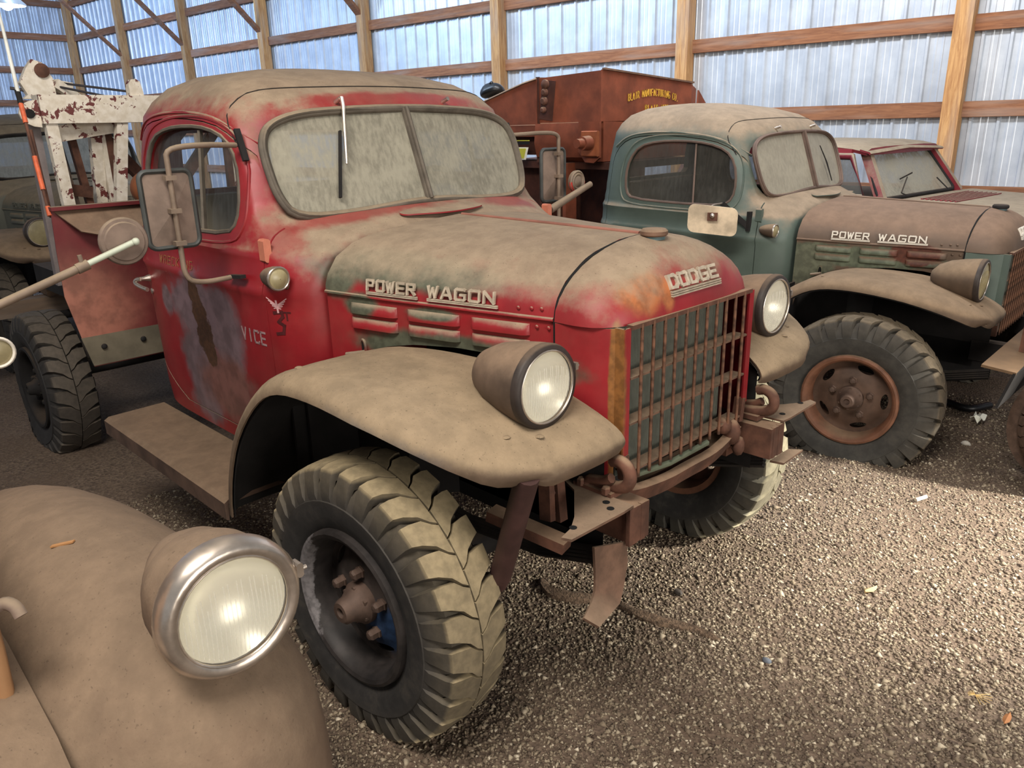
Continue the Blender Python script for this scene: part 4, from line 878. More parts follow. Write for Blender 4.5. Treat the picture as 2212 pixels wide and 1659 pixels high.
# boom head, sheaves and cables
HX = -3.35
b = MB(); b.prism([(HX, -.66, 1.88), (HX, -.635, 1.90), (HX, -.66, 1.96), (HX, -.62, 2.03), (HX, -.585, 2.075), (HX, -.54, 2.06), (HX, -.50, 1.98), (HX, -.50, 1.90), (HX, -.45, 1.88)], (.05, 0, 0)); bh = b.build('boom_head', m_white_chip, fr, 30)
b = MB(); b.lathe([(HX+.05, .034), (HX+.065, .036), (HX+.07, .02), (HX+.07, .001)], 18, (0, -.55, 2.02)); b.build('boom_sheave', m_rustm, bh, 40)
b = MB(); b.bar((HX, -.52, 1.96), (HX, -.40, 1.94), .03, .05); b.bar((HX+.02, -.50, 1.96), (HX-.02, -.36, 1.86), .08, .05); b.build('boom_arm', m_white_chip, bh)
b = MB(); b.tube([(HX, -.47, 1.965), (-3.0, -.17, 1.90)], .006, 6); b.tube([(HX, -.52, 1.955), (-3.05, -.26, 1.87)], .006, 6); b.tube([(HX, -.70, 1.935), (HX+.02, -.58, 1.915)], .008, 6); b.build('winch_cable', m_cable, fr, 60)
b = MB(); b.prism([(X, -.24, 1.885), (X, -.24, 1.94), (X, -.225, 1.965), (X, -.20, 1.97), (X, -.18, 1.955), (X, -.17, 1.90), (X, -.17, 1.885)], (.05, 0, 0)); b.build('cable_guide', m_white_chip, fr)
b = MB(); b.lathe([(-.05, .075), (-.03, .09), (.03, .09), (.05, .075), (.05, .02)], 24, (-2.75, -.30, 1.42), caps=(True, True)); b.build('warning_drum', mat('orange_rust_drum', S(136, 80, 48), .6), red, 40)
b = MB(); b.box((-2.75, -.30, 1.31), (.1, .1, .06)); b.build('drum_base', m_dark, red)
# marker rod at the body corner
A0, A1 = Vector((-2.36, -.89, 1.36)), Vector((-2.55, -.865, 1.86))
b = MB(); b.tube([A0, A1], .007, 8); wr = b.build('whip_rod', m_rustm, red, 60)
for f0, f1 in ((.0, .08), (.22, .50), (.78, 1)): MB().tube([A0.lerp(A1, f0), A0.lerp(A1, f1)], .0105, 8).build('rod_sleeve_orange', m_orange, wr, 60)
b = MB(); b.tube([(-2.54, -.866, 1.83), (-2.56, -.864, 1.885)], .012, 8); b.build('rod_sleeve', m_dark, wr, 60)
b = MB(); b.tube([(-2.555, -.864, 1.88), (-2.62, -.86, 2.35)], [.009, .005], 8); b.build('rod_tip', m_rodlit, wr, 60)
b = MB(); b.tube([(-2.40, -.875, 1.35), (-2.50, -.86, 1.72)], .008, 6); b.build('rod_stay', m_rustm, wr, 60)

# ------------------------------------------------------------------ green truck
green = empty('green_pickup', (.108, 2.9802, -.17), R_(2.16), 'dusty grey-green pickup with brown hood and a flat front tire, beside the red tow truck', 'truck')
green.rotation_euler = (0, .0224, R_(2.16))
RIMR = (m_rim_disc, m_rim_rust, m_hub)
pickup(green, dict(paint=m_greenp, hood=m_greenhood, noseH=True, fender=m_fenderg, dglass=m_doorglass, wglass=m_wsglassg, seal=mat('brown_gasket', S(96, 78, 68), .7), lamp=m_fenderg, letter=m_letterw, letterN=m_letterw, cap=m_dark, hinge=m_greenp),
    dict(dustylamp=True, dimframe=True, arms=(0, 0), gask=.011, wheels=[(-.10, -.93, .485, 7, m_tireg, .315, True, RIMR, 0), (-.155, .79, .49, 0, m_tireg, .315, False, None, 0), (-3.36, -.79, .49, 0, m_tired, .31, False, None, 0), (-3.36, .79, .49, 0, m_tired, .31, False, None, 0)]))
b = MB(); b.bar((-.89, -.70, 1.255), (-1.01, -.80, 1.385), .018, .03); b.bar((-.885, -.70, 1.23), (-.885, -.70, 1.34), .03, .02, (1, 0, 0)); mb = b.build('mirror_bracket', m_dark, green)
b = MB(); b.tube(smooth_path([(-1.01, -.80, 1.385), (-1.03, -.88, 1.38), (-1.02, -.93, 1.36), (-1.0, -.945, 1.335)], 1), .006, 6); b.build('mirror_stem', m_chrome, mb, 60)
c0 = Vector((-.98, -.95, 1.308)); mx = Vector((.90, .43, 0)).normalized(); mz = Vector((0, 0, 1)); mn = mx.cross(mz).normalized()
b = MB(); lp = [c0+mx*u-mn*.0+mz*(v-.08*u) for u, v in rrect(0, 0, .27, .155, .035)]; b.prism(lp, mn*.014 if mn.x < 0 else -mn*.014); ml = b.build('side_mirror', mat('rust_stained_white_mirror', S(206, 186, 158), .6, 0, (9, .3)), green, 30)
fm = mn if mn.x > 0 else -mn
b = MB(); b.box(c0+fm*.018+mz*.022, (.055, .012, .045), (mx, fm, mz)); b.build('mirror_plate', m_rustm, ml); b = MB(); b.sphere(c0+fm*.028+mz*.028, .014, 8, 6); b.build('mirror_ball', m_chrome, ml, 60)
b = MB(); b.add([wsp(.22, 1.66, .03), wsp(.30, 1.44, .03), wsp(.27, 1.57, .03), wsp(.29, 1.55, .03)], [(0, 2, 1, 3)]); b.build('wiper_blade', m_dark, green, thick=.006)
# heavy front bumper plate
b = MB(); b.add([(.46, -1.0, .785), (.60, -1.0, .775), (.60, 1.0, .775), (.46, 1.0, .785)], [(0, 1, 2, 3)]); b.build('bumper_top', mat('dusty_tan_bumper', S(98, 76, 54), .7), green, thick=.012)
b = MB(); b.add([(.60, -1.0, .77), (.60, 1.0, .77), (.62, 1.0, .58), (.56, -1.02, .60)], [(0, 1, 2, 3)]); b.build('bumper_face', m_dark, green, thick=.012)
b = MB(); b.bar((.56, -.62, .78), (.56, -.62, 1.10), .05, .05, (1, 0, 0)); b.build('bumper_post', m_rustm, green)

# ------------------------------------------------------------------ grey truck behind the boom
bg = empty('grey_pickup', (-5.15, .24, -.04), 0, 'dull grey-green pickup with dusty windshield, behind the white boom frame at left', 'truck')
pickup(bg, dict(paint=m_bgtruck, fender=m_fenderg, dglass=m_doorglass, wglass=m_bgglass, seal=m_dark, lamp=m_lampbody, letter=m_bgtruck, letterN=m_bgtruck, cap=m_dark, hinge=m_bgtruck),
    dict(dustylamp=True, dimframe=True, wiper=False, wheels=[(-.155, s*.79, .41, 0, m_tired, .37, False, None, 0) for s in (-1, 1)]+[(-3.36, s*.79, .41, 0, m_tired, .37, False, None, 0) for s in (-1, 1)]))
b = MB(); b.tube(smooth_path([(.16, -.40, .99), (.165, -.40, 1.2), (.16, -.33, 1.30), (.16, -.20, 1.36), (.16, .1, 1.385)], 2), .012, 6); b.build('shell_edge_trim', m_black, bg, 60)

# ------------------------------------------------------------------ rusty feed hopper behind the green cab
hop = empty('feed_hopper', (-2.6, 3.1, 0), 0, 'rust-brown steel feed mixer box with yellow stencil lettering behind the green pickup cab', 'hopper')
def hb(name, b, m, sm=None, thick=None, parent=None, label=None):
    b.v = [(x+2.6, y-3.1, z) for x, y, z in b.v] if parent is None or parent is hop else b.v
    o = b.build(name, m, parent or hop, sm, thick, label=label); return o
Y0, Y1 = 2.56, 3.66
hb('front_panel', MB().add([(-2.06, Y0, 1.70), (-2.06, Y1, 1.68), (-2.06, Y1, 1.965), (-2.06, Y0, 2.035)], [(0, 1, 2, 3)]), m_hopper, thick=.012)
hb('panel_lip', MB().bar((-2.05, Y0, 2.04), (-2.05, Y1, 1.97), .025, .012), m_plate)
hb('corner_panel', MB().add([(-2.065, Y1, 1.64), (-2.11, 3.80, 1.64), (-2.11, 3.80, 1.93), (-2.065, Y1, 1.96)], [(0, 1, 2, 3)]), m_hopper, thick=.012)
hb('end_chute', MB().add([(-2.11, 3.80, 1.64), (-2.14, 4.1, 1.64), (-2.14, 4.1, 1.72), (-2.11, 3.82, 1.92)], [(0, 1, 2, 3)]), m_hopper, thick=.012)
hb('side_panel', MB().add([(-2.06, Y0, 1.70), (-2.65, Y0, 1.70), (-2.65, Y0, 2.01), (-2.06, Y0, 2.03)], [(0, 1, 2, 3)]), m_hopper, thick=.012)
hb('side_panel', MB().add([(-2.66, Y0-.01, 1.69), (-3.6, Y0-.01, 1.69), (-3.6, Y0-.01, 1.77), (-2.66, Y0-.01, 2.01)], [(0, 1, 2, 3)]), m_hopper, thick=.012)
hb('tarp_edge', MB().loft([[(x, Y0-.03, z+.005), (x, Y0-.01, z+.018), (x, Y0+.25, z+.02)] for x, z in ((-2.66, 2.0), (-2.8, 1.975), (-3.0, 1.925), (-3.25, 1.86), (-3.6, 1.77))], closed=False), m_plate, thick=.006)
hb('seam_strip', MB().bar((-2.655, Y0-.012, 1.42), (-2.655, Y0-.012, 2.02), .03, .012, (0, 1, 0)), m_hopperd)
hb('lower_trough', MB().loft([[(x, Y0-.06, 1.695), (x, Y0-.075, 1.56), (x, Y0-.05, 1.46), (x, Y0+.03, 1.425), (x, Y0+.9, 1.425), (x, Y0+.9, 1.695)] for x in (-2.64, -2.19)]), m_hopper, 40)
hb('lower_trough', MB().loft([[(x, Y0+.02, 1.70), (x, Y0+.02, 1.43), (x, Y0+1.1, 1.43), (x, Y0+1.1, 1.70)] for x in (-2.19, -2.06)]), m_hopper)
hb('end_plate', MB().prism([(-2.20, Y0-.085, 1.70), (-2.01, Y0-.085, 1.70), (-2.01, Y0-.085, 1.46), (-2.06, Y0-.085, 1.425), (-2.14, Y0-.085, 1.43), (-2.20, Y0-.085, 1.50)], (0, .02, 0)), m_hopper)
hb('bearing_block', MB().box((-2.08, Y0-.10, 1.555), (.14, .03, .17), ch=.006), mat('orange_rust_block', S(146, 80, 46), .7))
hb('bearing_shaft', MB().lathe([(-.13, .05), (-.20, .045), (-.20, .032), (-.255, .03), (-.255, .001)], 16, (-2.07, Y0+.0, 1.56), 'y'), m_hopper, 40)
hb('back_trough', MB().box((-2.95, Y0+.03, 1.645), (.60, .10, .08)), m_hopper)
hb('sub_frame', MB().box((-2.6, Y0+.5, 1.40), (1.3, .95, .05)).box((-2.95, Y0+.15, 1.55), (.6, .2, .16)), m_hopperd)
hb('support_leg', MB().bar((-2.34, Y0-.02, 1.42), (-2.34, Y0-.02, .70), .12, .03, (1, 0, 0)), m_hopper)
hb('back_plate', MB().box((-2.62, Y0+.62, 1.05), (.03, 1.3, .75)), m_hopperd)
hb('side_skirt', MB().box((-2.98, Y0+.14, 1.08), (1.2, .02, .70)), m_hopperd)
hb('hopper_base', MB().box((-2.7, Y0+.55, .66), (1.3, 1.2, .10)), m_hopperd)
for dz, r in ((0, .03), (.06, .027), (.115, .032), (-.06, .022)):
    hb('chain_link', MB().lathe([(-.03, r), (-.05, r), (-.06, r*.6), (-.06, .001)], 12, (-2.57+.12*dz, Y0, 1.85+dz), 'y'), m_rustm, 40)
hb('chain_guard', MB().bar((-2.575, Y0-.012, 1.72), (-2.54, Y0-.012, 1.99), .13, .012, (0, 1, 0)), m_hopperd)
hb('decal_plate', MB().add([(-2.72, Y0-.085, 1.44), (-2.84, Y0-.085, 1.44), (-2.90, Y0-.085, 1.53), (-2.69, Y0-.085, 1.53)], [(0, 1, 2, 3)]), m_white, thick=.004)
hb('decal_field', MB().add([(-2.735, Y0-.09, 1.45), (-2.84, Y0-.09, 1.45), (-2.88, Y0-.09, 1.522), (-2.71, Y0-.09, 1.522)], [(0, 1, 2, 3)]), m_olive, thick=.003)
hb('decal_stripe', MB().bar((-2.68, Y0-.085, 1.56), (-2.92, Y0-.085, 1.56), .004, .02), m_black)
hb('decal_stripe', MB().bar((-2.68, Y0-.085, 1.578), (-2.92, Y0-.085, 1.578), .004, .006), m_olive)
TXT = 'BLAIR MANUFACTURING CO.'; ntx = len(TXT)
for i, ch in enumerate(TXT):
    if ch == ' ': continue
    f = (i+.5)/ntx; y = 2.83+.63*f; z = 1.832+.040*math.sin(math.pi*f)
    b = letter(ch, lambda px, pz: (Vector((-2.052, y+px, z+pz)), Vector((1, 0, 0))), .018, .044, .006, .002); hb('stencil_letter', b, m_yellow)
for i, ch in enumerate('BLAIR NEB'):
    if ch != ' ': hb('stencil_letter', letter(ch, lambda px, pz: (Vector((-2.052, 3.05+.034*i+px, 1.765+pz)), Vector((1, 0, 0))), .020, .04, .0075, .002), m_yellow)
b = MB(); b.sphere((-3.30, 2.70, 1.955), .09, 18, 10, (1.2, 1.0, .6)); b.v = [(x+.03*mnoise.noise(Vector((x*9, y*9, z*9))), y, z+.03*mnoise.noise(Vector((x*8, y*8, z*8+5)))) for x, y, z in b.v]; b.sphere((-3.29, 2.68, 2.01), .018, 8, 5)
tag(b.build('plastic_bag', m_plastic, None, 80), 'black plastic bag lying on the rear of the rusty feed hopper', 'bag')
# ------------------------------------------------------------------ red utility truck by the wall
ut = empty('utility_truck', (-.80, 4.36, 0), R_(-5), 'maroon-red utility truck with flat dusty windshield, parked against the ribbed wall', 'truck')
U = 1.36
b = MB(); rf = [(-1.9, 1.47), (-1.6, 1.50), (-.9, 1.512), (-.45, 1.502), (-.28, 1.485), (-.17, 1.462)]
b.loft([[(x, .05, z-.06), (x, .04, z-.035), (x, .12, z-.008), (x, .35, z), (x, U-.35, z), (x, U-.12, z-.008), (x, U-.04, z-.035), (x, U-.05, z-.06)] for x, z in rf]); b.build('roof', m_redpaint2, ut, 50)
b = MB(); b.loft([[(x, .04, z-.014), (x, U*.5, z+.012), (x, U-.04, z-.014)] for x, z in ((-.22, 1.462), (-.14, 1.442), (-.13, 1.43))], closed=False); b.build('roof_visor', m_redpaint2, ut, 50, thick=.015)
gl = [(-.22*v/.335, U/2+(u-U/2)*(1-.20*v/.335), 1.08+v) for u, v in rrect(U/2-.02, .168, U-.02, .335, .05)]
b = MB(); b.tube(gl, .016, 8, True); wf = b.build('windshield_frame', m_dark, ut, 60)
b = MB(); b.add(gl, [tuple(range(len(gl)))]); b.build('windshield_pane', m_wsglass, wf)
for y in (0, U):
    b = MB(); b.bar((.02, y, 1.06), (-.21, y+(.13 if y == 0 else -.13), 1.42), .07, .05, (0, 1, 0)); b.build('windshield_post', m_redpaint2, ut)
b = MB(); b.loft([[(x, -.10, z0), (x, -.12, z0-.05), (x, -.13, .35), (x, U+.13, .35), (x, U+.12, z0-.05), (x, U+.10, z0)] for x, z0 in ((-2.6, 1.05), (-.02, 1.06), (.10, 1.075), (.6, 1.05), (1.15, 1.02), (1.25, .98))]); b.build('body', m_redpaint2, ut, 40)
b = MB(); b.loft([[(x, .02, z-.02), (x, .1, z), (x, U-.1, z), (x, U-.02, z-.02)] for x, z in ((.16, 1.078), (.7, 1.062), (1.18, 1.02))], closed=False); hd = b.build('hood_panel', m_redpaint2, ut, 40, thick=.012)
for k in range(8): MB().bar((.20+.035*k, .25, 1.082-.001*k), (.20+.035*k, U-.25, 1.082-.001*k), .012, .008).build('hood_louver', m_redpaint2, hd)
b = MB(); dw = [(-.08, -.09, 1.10), (-.27, .03, 1.395), (-.90, .03, 1.40), (-.90, -.09, 1.10)]
lp = smooth_path(dw+[], 0, True); b.tube(lp, .028, 6, True); d = b.build('door', m_redpaint2, ut, 60)
b = MB(); b.add(dw, [(0, 1, 2, 3)]); b.build('door_window', m_doorglass, d)
b = MB(); b.bar((-.50, -.10, 1.08), (-.52, .03, 1.40), .02, .02, (0, 1, 0)); b.build('vent_window_bar', m_dark, d)
MB().bar((-.98, -.10, 1.06), (-1.0, .04, 1.44), .10, .035, (0, 1, 0)).build('side_pillar', m_redpaint2, ut)
MB().bar((-1.9, -.1, 1.06), (-1.8, .04, 1.44), .10, .035, (0, 1, 0)).build('side_pillar', m_redpaint2, ut)
b = MB(); b.bar((-.28, .045, 1.425), (-1.9, .045, 1.435), .03, .05); b.build('door_header', m_redpaint2, ut)
b = MB(); b.loft([[(-.75+dx, y, z) for y, z in ((.1, 1.05), (.1, 1.2), (.16, 1.30), (.4, 1.30), (.46, 1.2), (.46, 1.05))] for dx in (0, .08)]); b.build('seat_back', m_seat, ut, 40)
b = MB(); b.tube([(.06, .30, 1.10), (.02, .30, 1.115), (-.05, .52, 1.22)], .005, 6); b.build('wiper_arm', m_dark, ut); MB().tube([(.06, 1.05, 1.10), (-.03, 1.02, 1.19)], .005, 6).build('wiper_arm', m_dark, ut); MB().bar((-.06, .42, 1.21), (-.05, .60, 1.25), .006, .01).build('wiper_blade', m_dark, ut)
for y in (.10, U-.10): headlamp(ut, (1.275, y, .84), m_redpaint2, r=.09)
gq = MB().box((1.255, U/2, .82), (.03, .86, .22), ch=.01).build('grille', m_dark, ut)
for k3 in range(5): MB().bar((1.275, .27, .74+.04*k3), (1.275, U-.27, .74+.04*k3), .012, .012).build('grille_slat', m_chrome, gq)
MB().box((1.33, U/2, .52), (.08, U+.30, .12), ch=.012).build('front_bumper', m_plate, ut)
for x in (.75, -1.9):
    for y in (-.0, U):
        t = lug_tire(tread=False, R=.36).build('wheel', m_tired, ut, 60); t.location = (x, y+(.04 if y else -.04), .355)
# ------------------------------------------------------------------ sand-coloured truck in the foreground
fg = empty('sand_truck', (0, -2.3, 0), 0, 'sand-dusty old truck with bulging fender and chrome-ringed headlight in the lower left foreground', 'truck')
def fgl(p): return (p[0], p[1]+2.3, p[2])
def fgb(name, b, m, sm=None, thick=None, parent=None):
    b.v = [fgl(p) for p in b.v]; return b.build(name, m, parent or fg, sm, thick)
FCR = [(-1.35, .42), (-1.25, .53), (-1.1, .65), (-.9, .75), (-.65, .84), (-.4, .905), (-.1, .955), (.15, .968), (.33, .945), (.45, .89), (.53, .81), (.58, .70), (.60, .56), (.59, .42)]
def fgf():
    P = smooth_path([Vector((x, 0, z)) for x, z in FCR], 2); rings = []
    for i, p in enumerate(P):
        t = (P[min(i+1, len(P)-1)]-P[max(i-1, 0)]).normalized(); n = Vector((-t.z, 0, t.x))
        ring = []
        for yy in (-1.84, -1.77, -1.71, -1.65, -1.59, -1.53, -1.48, -1.43, -1.38, -1.34, -1.31, -1.292, -1.285):
            o = (yy+1.54)
            if o < 0: dd = .20*(o/-.28)**1.8
            else: k = min(1, o/.256); dd = .30*(1-math.sqrt(max(0, 1-k*k)))
            q = p-n*dd; ring.append(Vector((q.x, yy, q.z)))
        ring.append(ring[-1]-n*.06); rings.append(ring)
    return MB().loft(rings, closed=False)
ff = fgb('front_fender', fgf(), m_fg, 70, .01)
b = MB(); b.loft([[(x, -1.725, z+.012), (x, -1.79, z+.03), (x, -1.9, z+.05)] for x, z in ((-.6, .78), (-.2, .86), (.15, .875), (.4, .84), (.53, .77), (.58, .66))], closed=False); fgb('fender_apron', b, m_fg, 60, .012)
h = headlamp(fg, fgl((.50, -1.48, .995)), m_fg, r=.104); h.rotation_euler = (0, 0, 0)
k = .117/.107; cc = Vector(fgl((.50, -1.48, .995)))
b = MB(); b.lathe([(-.035, .108), (-.02, .114), (.0, .114), (.012, .107), (.016, .097), (.010, .089)], 40, cc); b.build('chrome_ring', m_chrome, h, 60)
b = MB(); b.box(cc+Vector((.0, .113, .02)), (.02, .012, .025), ch=.003); b.lathe([(.113, .004), (.126, .004)], 8, cc+Vector((.005, 0, .02)), 'y', (True, True)); b.build('ring_clip', m_chrome, h)
b = MB(); b.lathe([(.345, .045), (.35, .07), (.37, .09), (.41, .103), (.46, .108), (.485, .109)], 40, (0, -1.48, .99), caps=(True, False)); fgb('lamp_bucket', b, m_fg, 60)
b = MB(); b.loft([[(x, -1.785+.0*i, .72), (x, -1.77, 1.0), (x, -1.78, 1.22), (x, -1.82, 1.29), (x, -1.9, 1.33), (x, -2.4, 1.36), (x, -2.85, 1.29), (x, -2.89, .72)] for i, x in enumerate((-.95, -.5, 0, .26))]); fgb('hood', b, m_fghood, 40)
b = MB(); b.tube(smooth_path([(.26, -1.768, .70), (.285, -1.757, 1.0), (.28, -1.768, 1.22), (.24, -1.82, 1.30)], 2), .016, 8); fgb('hood_edge', b, m_fghood, 60)
b = MB(); b.tube(smooth_path([(.29, -1.76, 1.02), (.30, -1.735, 1.04), (.315, -1.723, 1.035), (.325, -1.72, 1.02)], 2), .010, 8); fgb('hood_latch', b, m_mirrorback, 60)
b = MB(); b.loft([[(x, y, z) for y, z in ((-1.55, .6), (-1.55, 1.15), (-1.60, 1.30), (-1.8, 1.36), (-2.8, 1.36), (-3.0, 1.3), (-3.05, .6))] for x in (-1.6, -.98)]); fgb('cowl', b, m_fghood, 40)
b = MB(); b.loft([[(.25, y, .62), (.25+dx, y, .64), (.25+dx*1.1, y, 1.15), (.25+dx*.5, y, 1.28), (.25, y, 1.30)] for y, dx in ((-1.80, .02), (-1.88, .08), (-2.1, .12), (-2.3, .13), (-2.5, .12), (-2.72, .08), (-2.80, .02))]); gq = fgb('grille_shell', b, m_fghood, 50)
for k3 in range(9):
    b = MB(); b.tube([(.345, -1.93, .70+.048*k3), (.395, -2.12, .70+.048*k3), (.405, -2.3, .70+.048*k3), (.395, -2.48, .70+.048*k3), (.345, -2.67, .70+.048*k3)], .010, 6); fgb('grille_slat', b, m_dark, 60, parent=gq)
b = MB(); b.box((-.3, -2.3, .55), (1.9, .8, .14)); fgb('chassis', b, m_dark)
bm_ = fgf(); bm_.v = [(x, -4.6-y, z) for x, y, z in bm_.v]; fgb('front_fender', bm_, m_fg, 70, .01)
headlamp(fg, fgl((.50, -3.12, .995)), m_fg, r=.104)
b = MB(); b.lathe([(.345, .045), (.35, .07), (.37, .09), (.41, .103), (.46, .108), (.485, .109)], 40, (0, -3.12, .99), caps=(True, False)); fgb('lamp_bucket', b, m_fg, 60)
b = MB(); c = Vector((-.90, -1.46, 1.138)); b.lathe([(-.09, .004), (-.07, .025), (-.02, .04), (.01, .043), (.016, .038)], 20, c, caps=(True, False)); cl = fgb('cowl_lamp', b, m_fghood, 50)
b = MB(); b.tube([c+Vector((.014, .040*math.cos(a), .040*math.sin(a))) for a in [2*math.pi*i/24 for i in range(24)]], .005, 6, True); fgb('lamp_ring', b, m_letterw, 60, parent=cl)
b = MB(); b.lathe([(.010, .037), (.016, .02), (.018, .001)], 20, c); fgb('lamp_lens', b, m_lensd, 60, parent=cl)
b = MB(); b.tube([c+Vector((-.03, 0, -.02)), c+Vector((-.06, -.12, -.03))], .012, 8); fgb('lamp_stem', b, m_fghood, 60, parent=cl)
b = MB(); b.tube([(-.79, -1.56, 1.245), (-.775, -1.235, 1.355)], .0115, 10); am = fgb('mirror_arm', b, m_arm, 60)
b = MB(); b.tube([(-.777, -1.25, 1.35), (-.77, -1.095, 1.405)], .0085, 10); fgb('arm_rod', b, m_paintarm, 60, parent=am)
b = MB(); b.tube([(-.776, -1.255, 1.348), (-.775, -1.225, 1.358)], .0145, 10); b.tube([(-.775, -1.24, 1.36), (-.775, -1.243, 1.385)], .006, 6); fgb('arm_collar', b, m_arm, 60, parent=am)
b = MB(); b.sphere((-.765, -1.095, 1.405), .011, 8, 6); fgb('arm_joint', b, m_paintarm, 60, parent=am)
b = MB(); b.lathe([(.0, .064), (-.008, .066), (.002, .067), (.008, .063), (.009, .055), (.013, .052), (.015, .001)], 36, (-.80, -1.115, 1.405)); b.lathe([(-.008, .066), (-.009, .001)], 36, (-.80, -1.115, 1.405)); rm = fgb('round_mirror', b, m_mirrorback, 40)
for yy in (-1.50, -3.10):
    t = lug_tire(tread=False, R=.38).build('wheel', m_tired, fg, 60); t.location = fgl((.05, yy, .375))
# ------------------------------------------------------------------ loose things
def thing(b, name, m, label, cat, sm=None, group=None, thick=None): return tag(b.build(name, m, None, sm, thick), label, cat, group)
t = lug_tire(R=.30, w=.26, n=34, lug=.008, flat=.29).build('spare_wheel', mat('brown_knurled_rubber', S(104, 84, 72), .8, 0, (30, .25), bump=(60, .3, .004)), None, 35); t.location = (1.06, 2.30, .292); t.rotation_euler = (0, 0, R_(35)); tag(t, 'brown muddy tire cut off by the right edge of the picture', 'tire')
for x in (0,):
    b = MB(); b.box((-4.38, -.75, .62), (.12, 1.5, .105), ch=.006); thing(b, 'timber_beam', m_beam, 'weathered timber beam lying behind the red truck, left of its rear tire', 'timber', 30)
    b = MB(); b.box((-4.38, -1.2, .283), (.14, .2, .565)); thing(b, 'timber_block', m_beam, 'dark upright timber block propping the beam at far left', 'timber')
    b = MB(); b.box((-4.38, -.40, .732), (.16, .22, .115), ch=.01); thing(b, 'wood_block', m_beam, 'short reddish wood block sitting on the timber beam', 'timber')
for i, (x, y, s, m, lab) in enumerate([(.589, .173, .014, S(96, 100, 108), 'grey-blue stone on the gravel right of the front wheel'), (.162, .304, .017, S(74, 66, 60), 'dark brown stone on the gravel ahead of the bent strap'),
        (.488, 2.529, .020, S(200, 192, 180), 'pale stone on the dark gravel right of the green truck wheel')]):
    b = MB(); b.sphere((x, y, s*.6), s, 9, 6, (1.2, .8, .7)); b.v = [(px*1+.4*s*mnoise.noise(Vector((px*60, py*60, pz*60))), py, pz) for px, py, pz in b.v]; thing(b, 'stone', mat('stone_%d' % i, m, .8), lab, 'stone', 40)
def clod(path, lab, w=.05, h=.03):
    b = MB(); P = smooth_path([Vector((x, y, 0)) for x, y in path], 2); rings = []
    for i, p in enumerate(P):
        t = (P[min(i+1, len(P)-1)]-P[max(i-1, 0)]).normalized(); n = Vector((-t.y, t.x, 0)); e = math.sin(math.pi*(i+.3)/(len(P)-.4))**.5
        rings.append([p+n*w*e*a*(1+.5*mnoise.noise(p*7+Vector((a, 0, 0))))+Vector((0, 0, h*e*hh*(1+.4*mnoise.noise(p*11+Vector((a, 3, 0))))-.004)) for a, hh in ((-1, 0), (-.8, .75), (-.3, .95), (.3, 1), (.7, .5), (1, 0))])
    b.loft(rings); return thing(b, 'dirt_clod', mat('dirt_'+lab[:6].strip(), S(106, 86, 69), .95, 0, (60, .5), bump=(120, .9, .012)), lab, 'dirt', 50)
clod([(.028, .10), (.10, .095), (.173, .10), (.29, .15), (.43, .165)], 'long crumbled ridge of packed dirt in front of the bent strap', .03, .028)
clod([(-.29, .03), (-.22, -.01), (-.164, -.02), (-.08, .04), (-.03, .09)], 'short crumbled ridge of packed dirt behind the bent strap', .03, .028)
b = MB(); b.loft([[(1.22+.010*math.cos(a)*k2, .41+.03*f, .014+.004*math.sin(a)) for a in (0, 1.57, 3.14, 4.71)] for f, k2 in ((-1, .1), (-.5, .9), (0, 1), (.5, .8), (1, .1))]); thing(b, 'dry_leaf', mat('dry_leaf_brown', S(140, 92, 54), .8), 'curled brown dry leaf on the gravel near the right edge', 'leaf', 40)
b = MB(); b.loft([[(.673+.012*math.cos(a)*k2+.01*f, .804+.03*f, .014+.008*math.sin(a)) for a in (0, 1.57, 3.14, 4.71)] for f, k2 in ((-1, .2), (-.4, 1.3), (.3, 1), (1, .2))]); thing(b, 'wood_chip', mat('pale_chip', S(172, 146, 104), .8), 'pale splintered wood chip in the middle of the gravel', 'wood chip', 30)
b = MB(); b.tube([(.535, 1.66, .016), (.56, 1.72, .02)], .009, 6); thing(b, 'twig', mat('bleached_twig', S(206, 194, 172), .8), 'bleached twig on the gravel ahead of the flat green-truck tire', 'twig', 40)
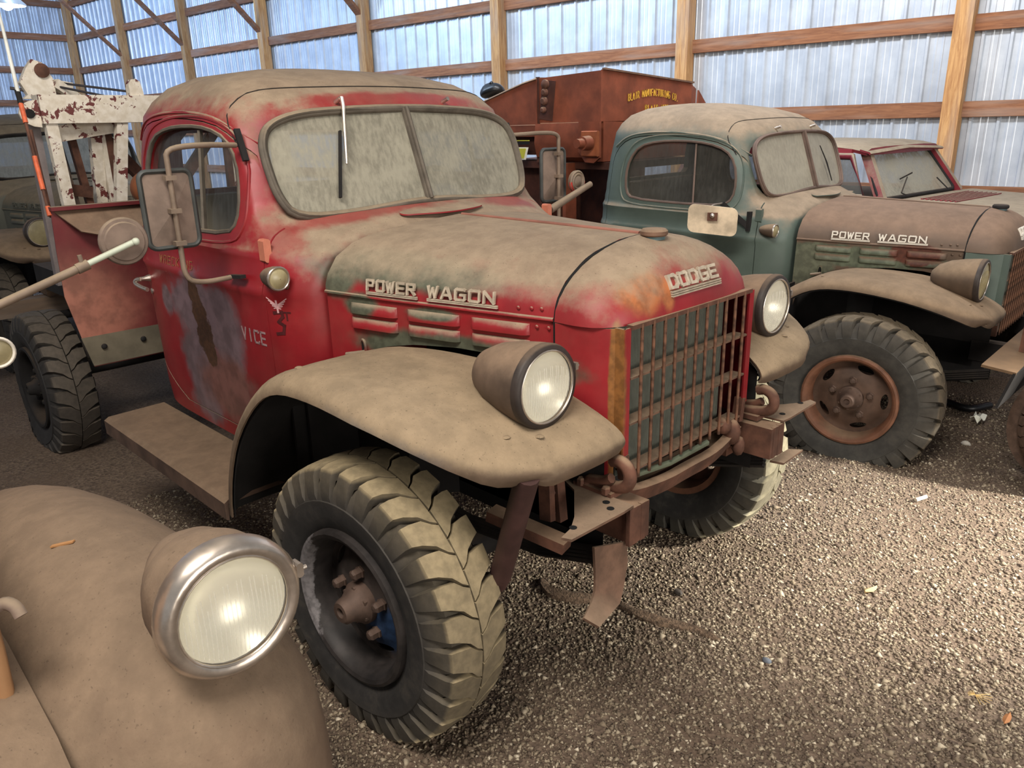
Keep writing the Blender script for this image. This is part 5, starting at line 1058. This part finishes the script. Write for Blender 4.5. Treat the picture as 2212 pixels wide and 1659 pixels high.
for i in range(6):
    a = .35*i-1; b = MB(); c = Vector((1.124, .451, .014)); b.tube([c-Vector((math.cos(a), math.sin(a), 0))*.02, c+Vector((math.cos(a), math.sin(a), .1))*.045], .0012, 4); thing(b, 'straw', mat('straw_%d' % i, S(190, 160, 104), .8), 'thin yellow straw in the small straw tuft at lower right', 'straw', None, 'straw tuft on the gravel')
fb = bvh_of(ff.data); FP = lambda x, y: fb.ray_cast(Vector((x, y+2.3, 3)), Vector((0, 0, -1)))[0]-Vector((0, 2.3, -.003))
b = MB(); b.bar(FP(-.02, -1.60), FP(.012, -1.568), .009, .003); thing(b, 'bark_chip', mat('tan_bark', S(176, 128, 82), .8), 'narrow tan bark chip lying on the sand-dusty foreground fender', 'wood chip')
b = MB(); b.tube(smooth_path([(-.15, 3.15, .03), (.05, 3.0, .05), (.2, 3.12, .03), (.35, 3.02, .03), (.42, 3.2, .03)], 2), .022, 8); thing(b, 'rubber_hose', m_plastic, 'black rubber hose lying under the nose of the green pickup', 'hose', 60)
b = MB(); b.loft([[(.44+.03*f, 2.90+.05*u, .012+.05*abs(math.sin(3*f+u))) for u in (-1, -.3, .4, 1)] for f in (-1, -.3, .4, 1)], closed=False); thing(b, 'plastic_scrap', m_white, 'crumpled white plastic scrap on the gravel under the green pickup bumper', 'litter', 40, None, .002)
# hanging lamp at the far left
LP = Vector((-10, 1.066, 3.20))
lamp = empty('hanging_lamp', LP, 0, 'glaring white hanging lamp high at the upper left corner', 'lamp')
b = MB(); b.lathe([(.16, .03), (.14, .08), (.02, .20), (.0, .205)], 24, axis='z'); b.build('lamp_shade', m_sheet, lamp, 40, thick=.004)
b = MB(); b.sphere((0, 0, .02), .075, 14, 10); t = NT('lamp_glow'); t.b.inputs['Emission Color'].default_value = (.8, .9, 1, 1); t.b.inputs['Emission Strength'].default_value = 60; b.build('lamp_bulb', t.m, lamp, 60)
b = MB(); b.tube([(0, 0, .16), (0, 0, 1.6)], .006, 6); b.build('lamp_cord', m_dark, lamp)
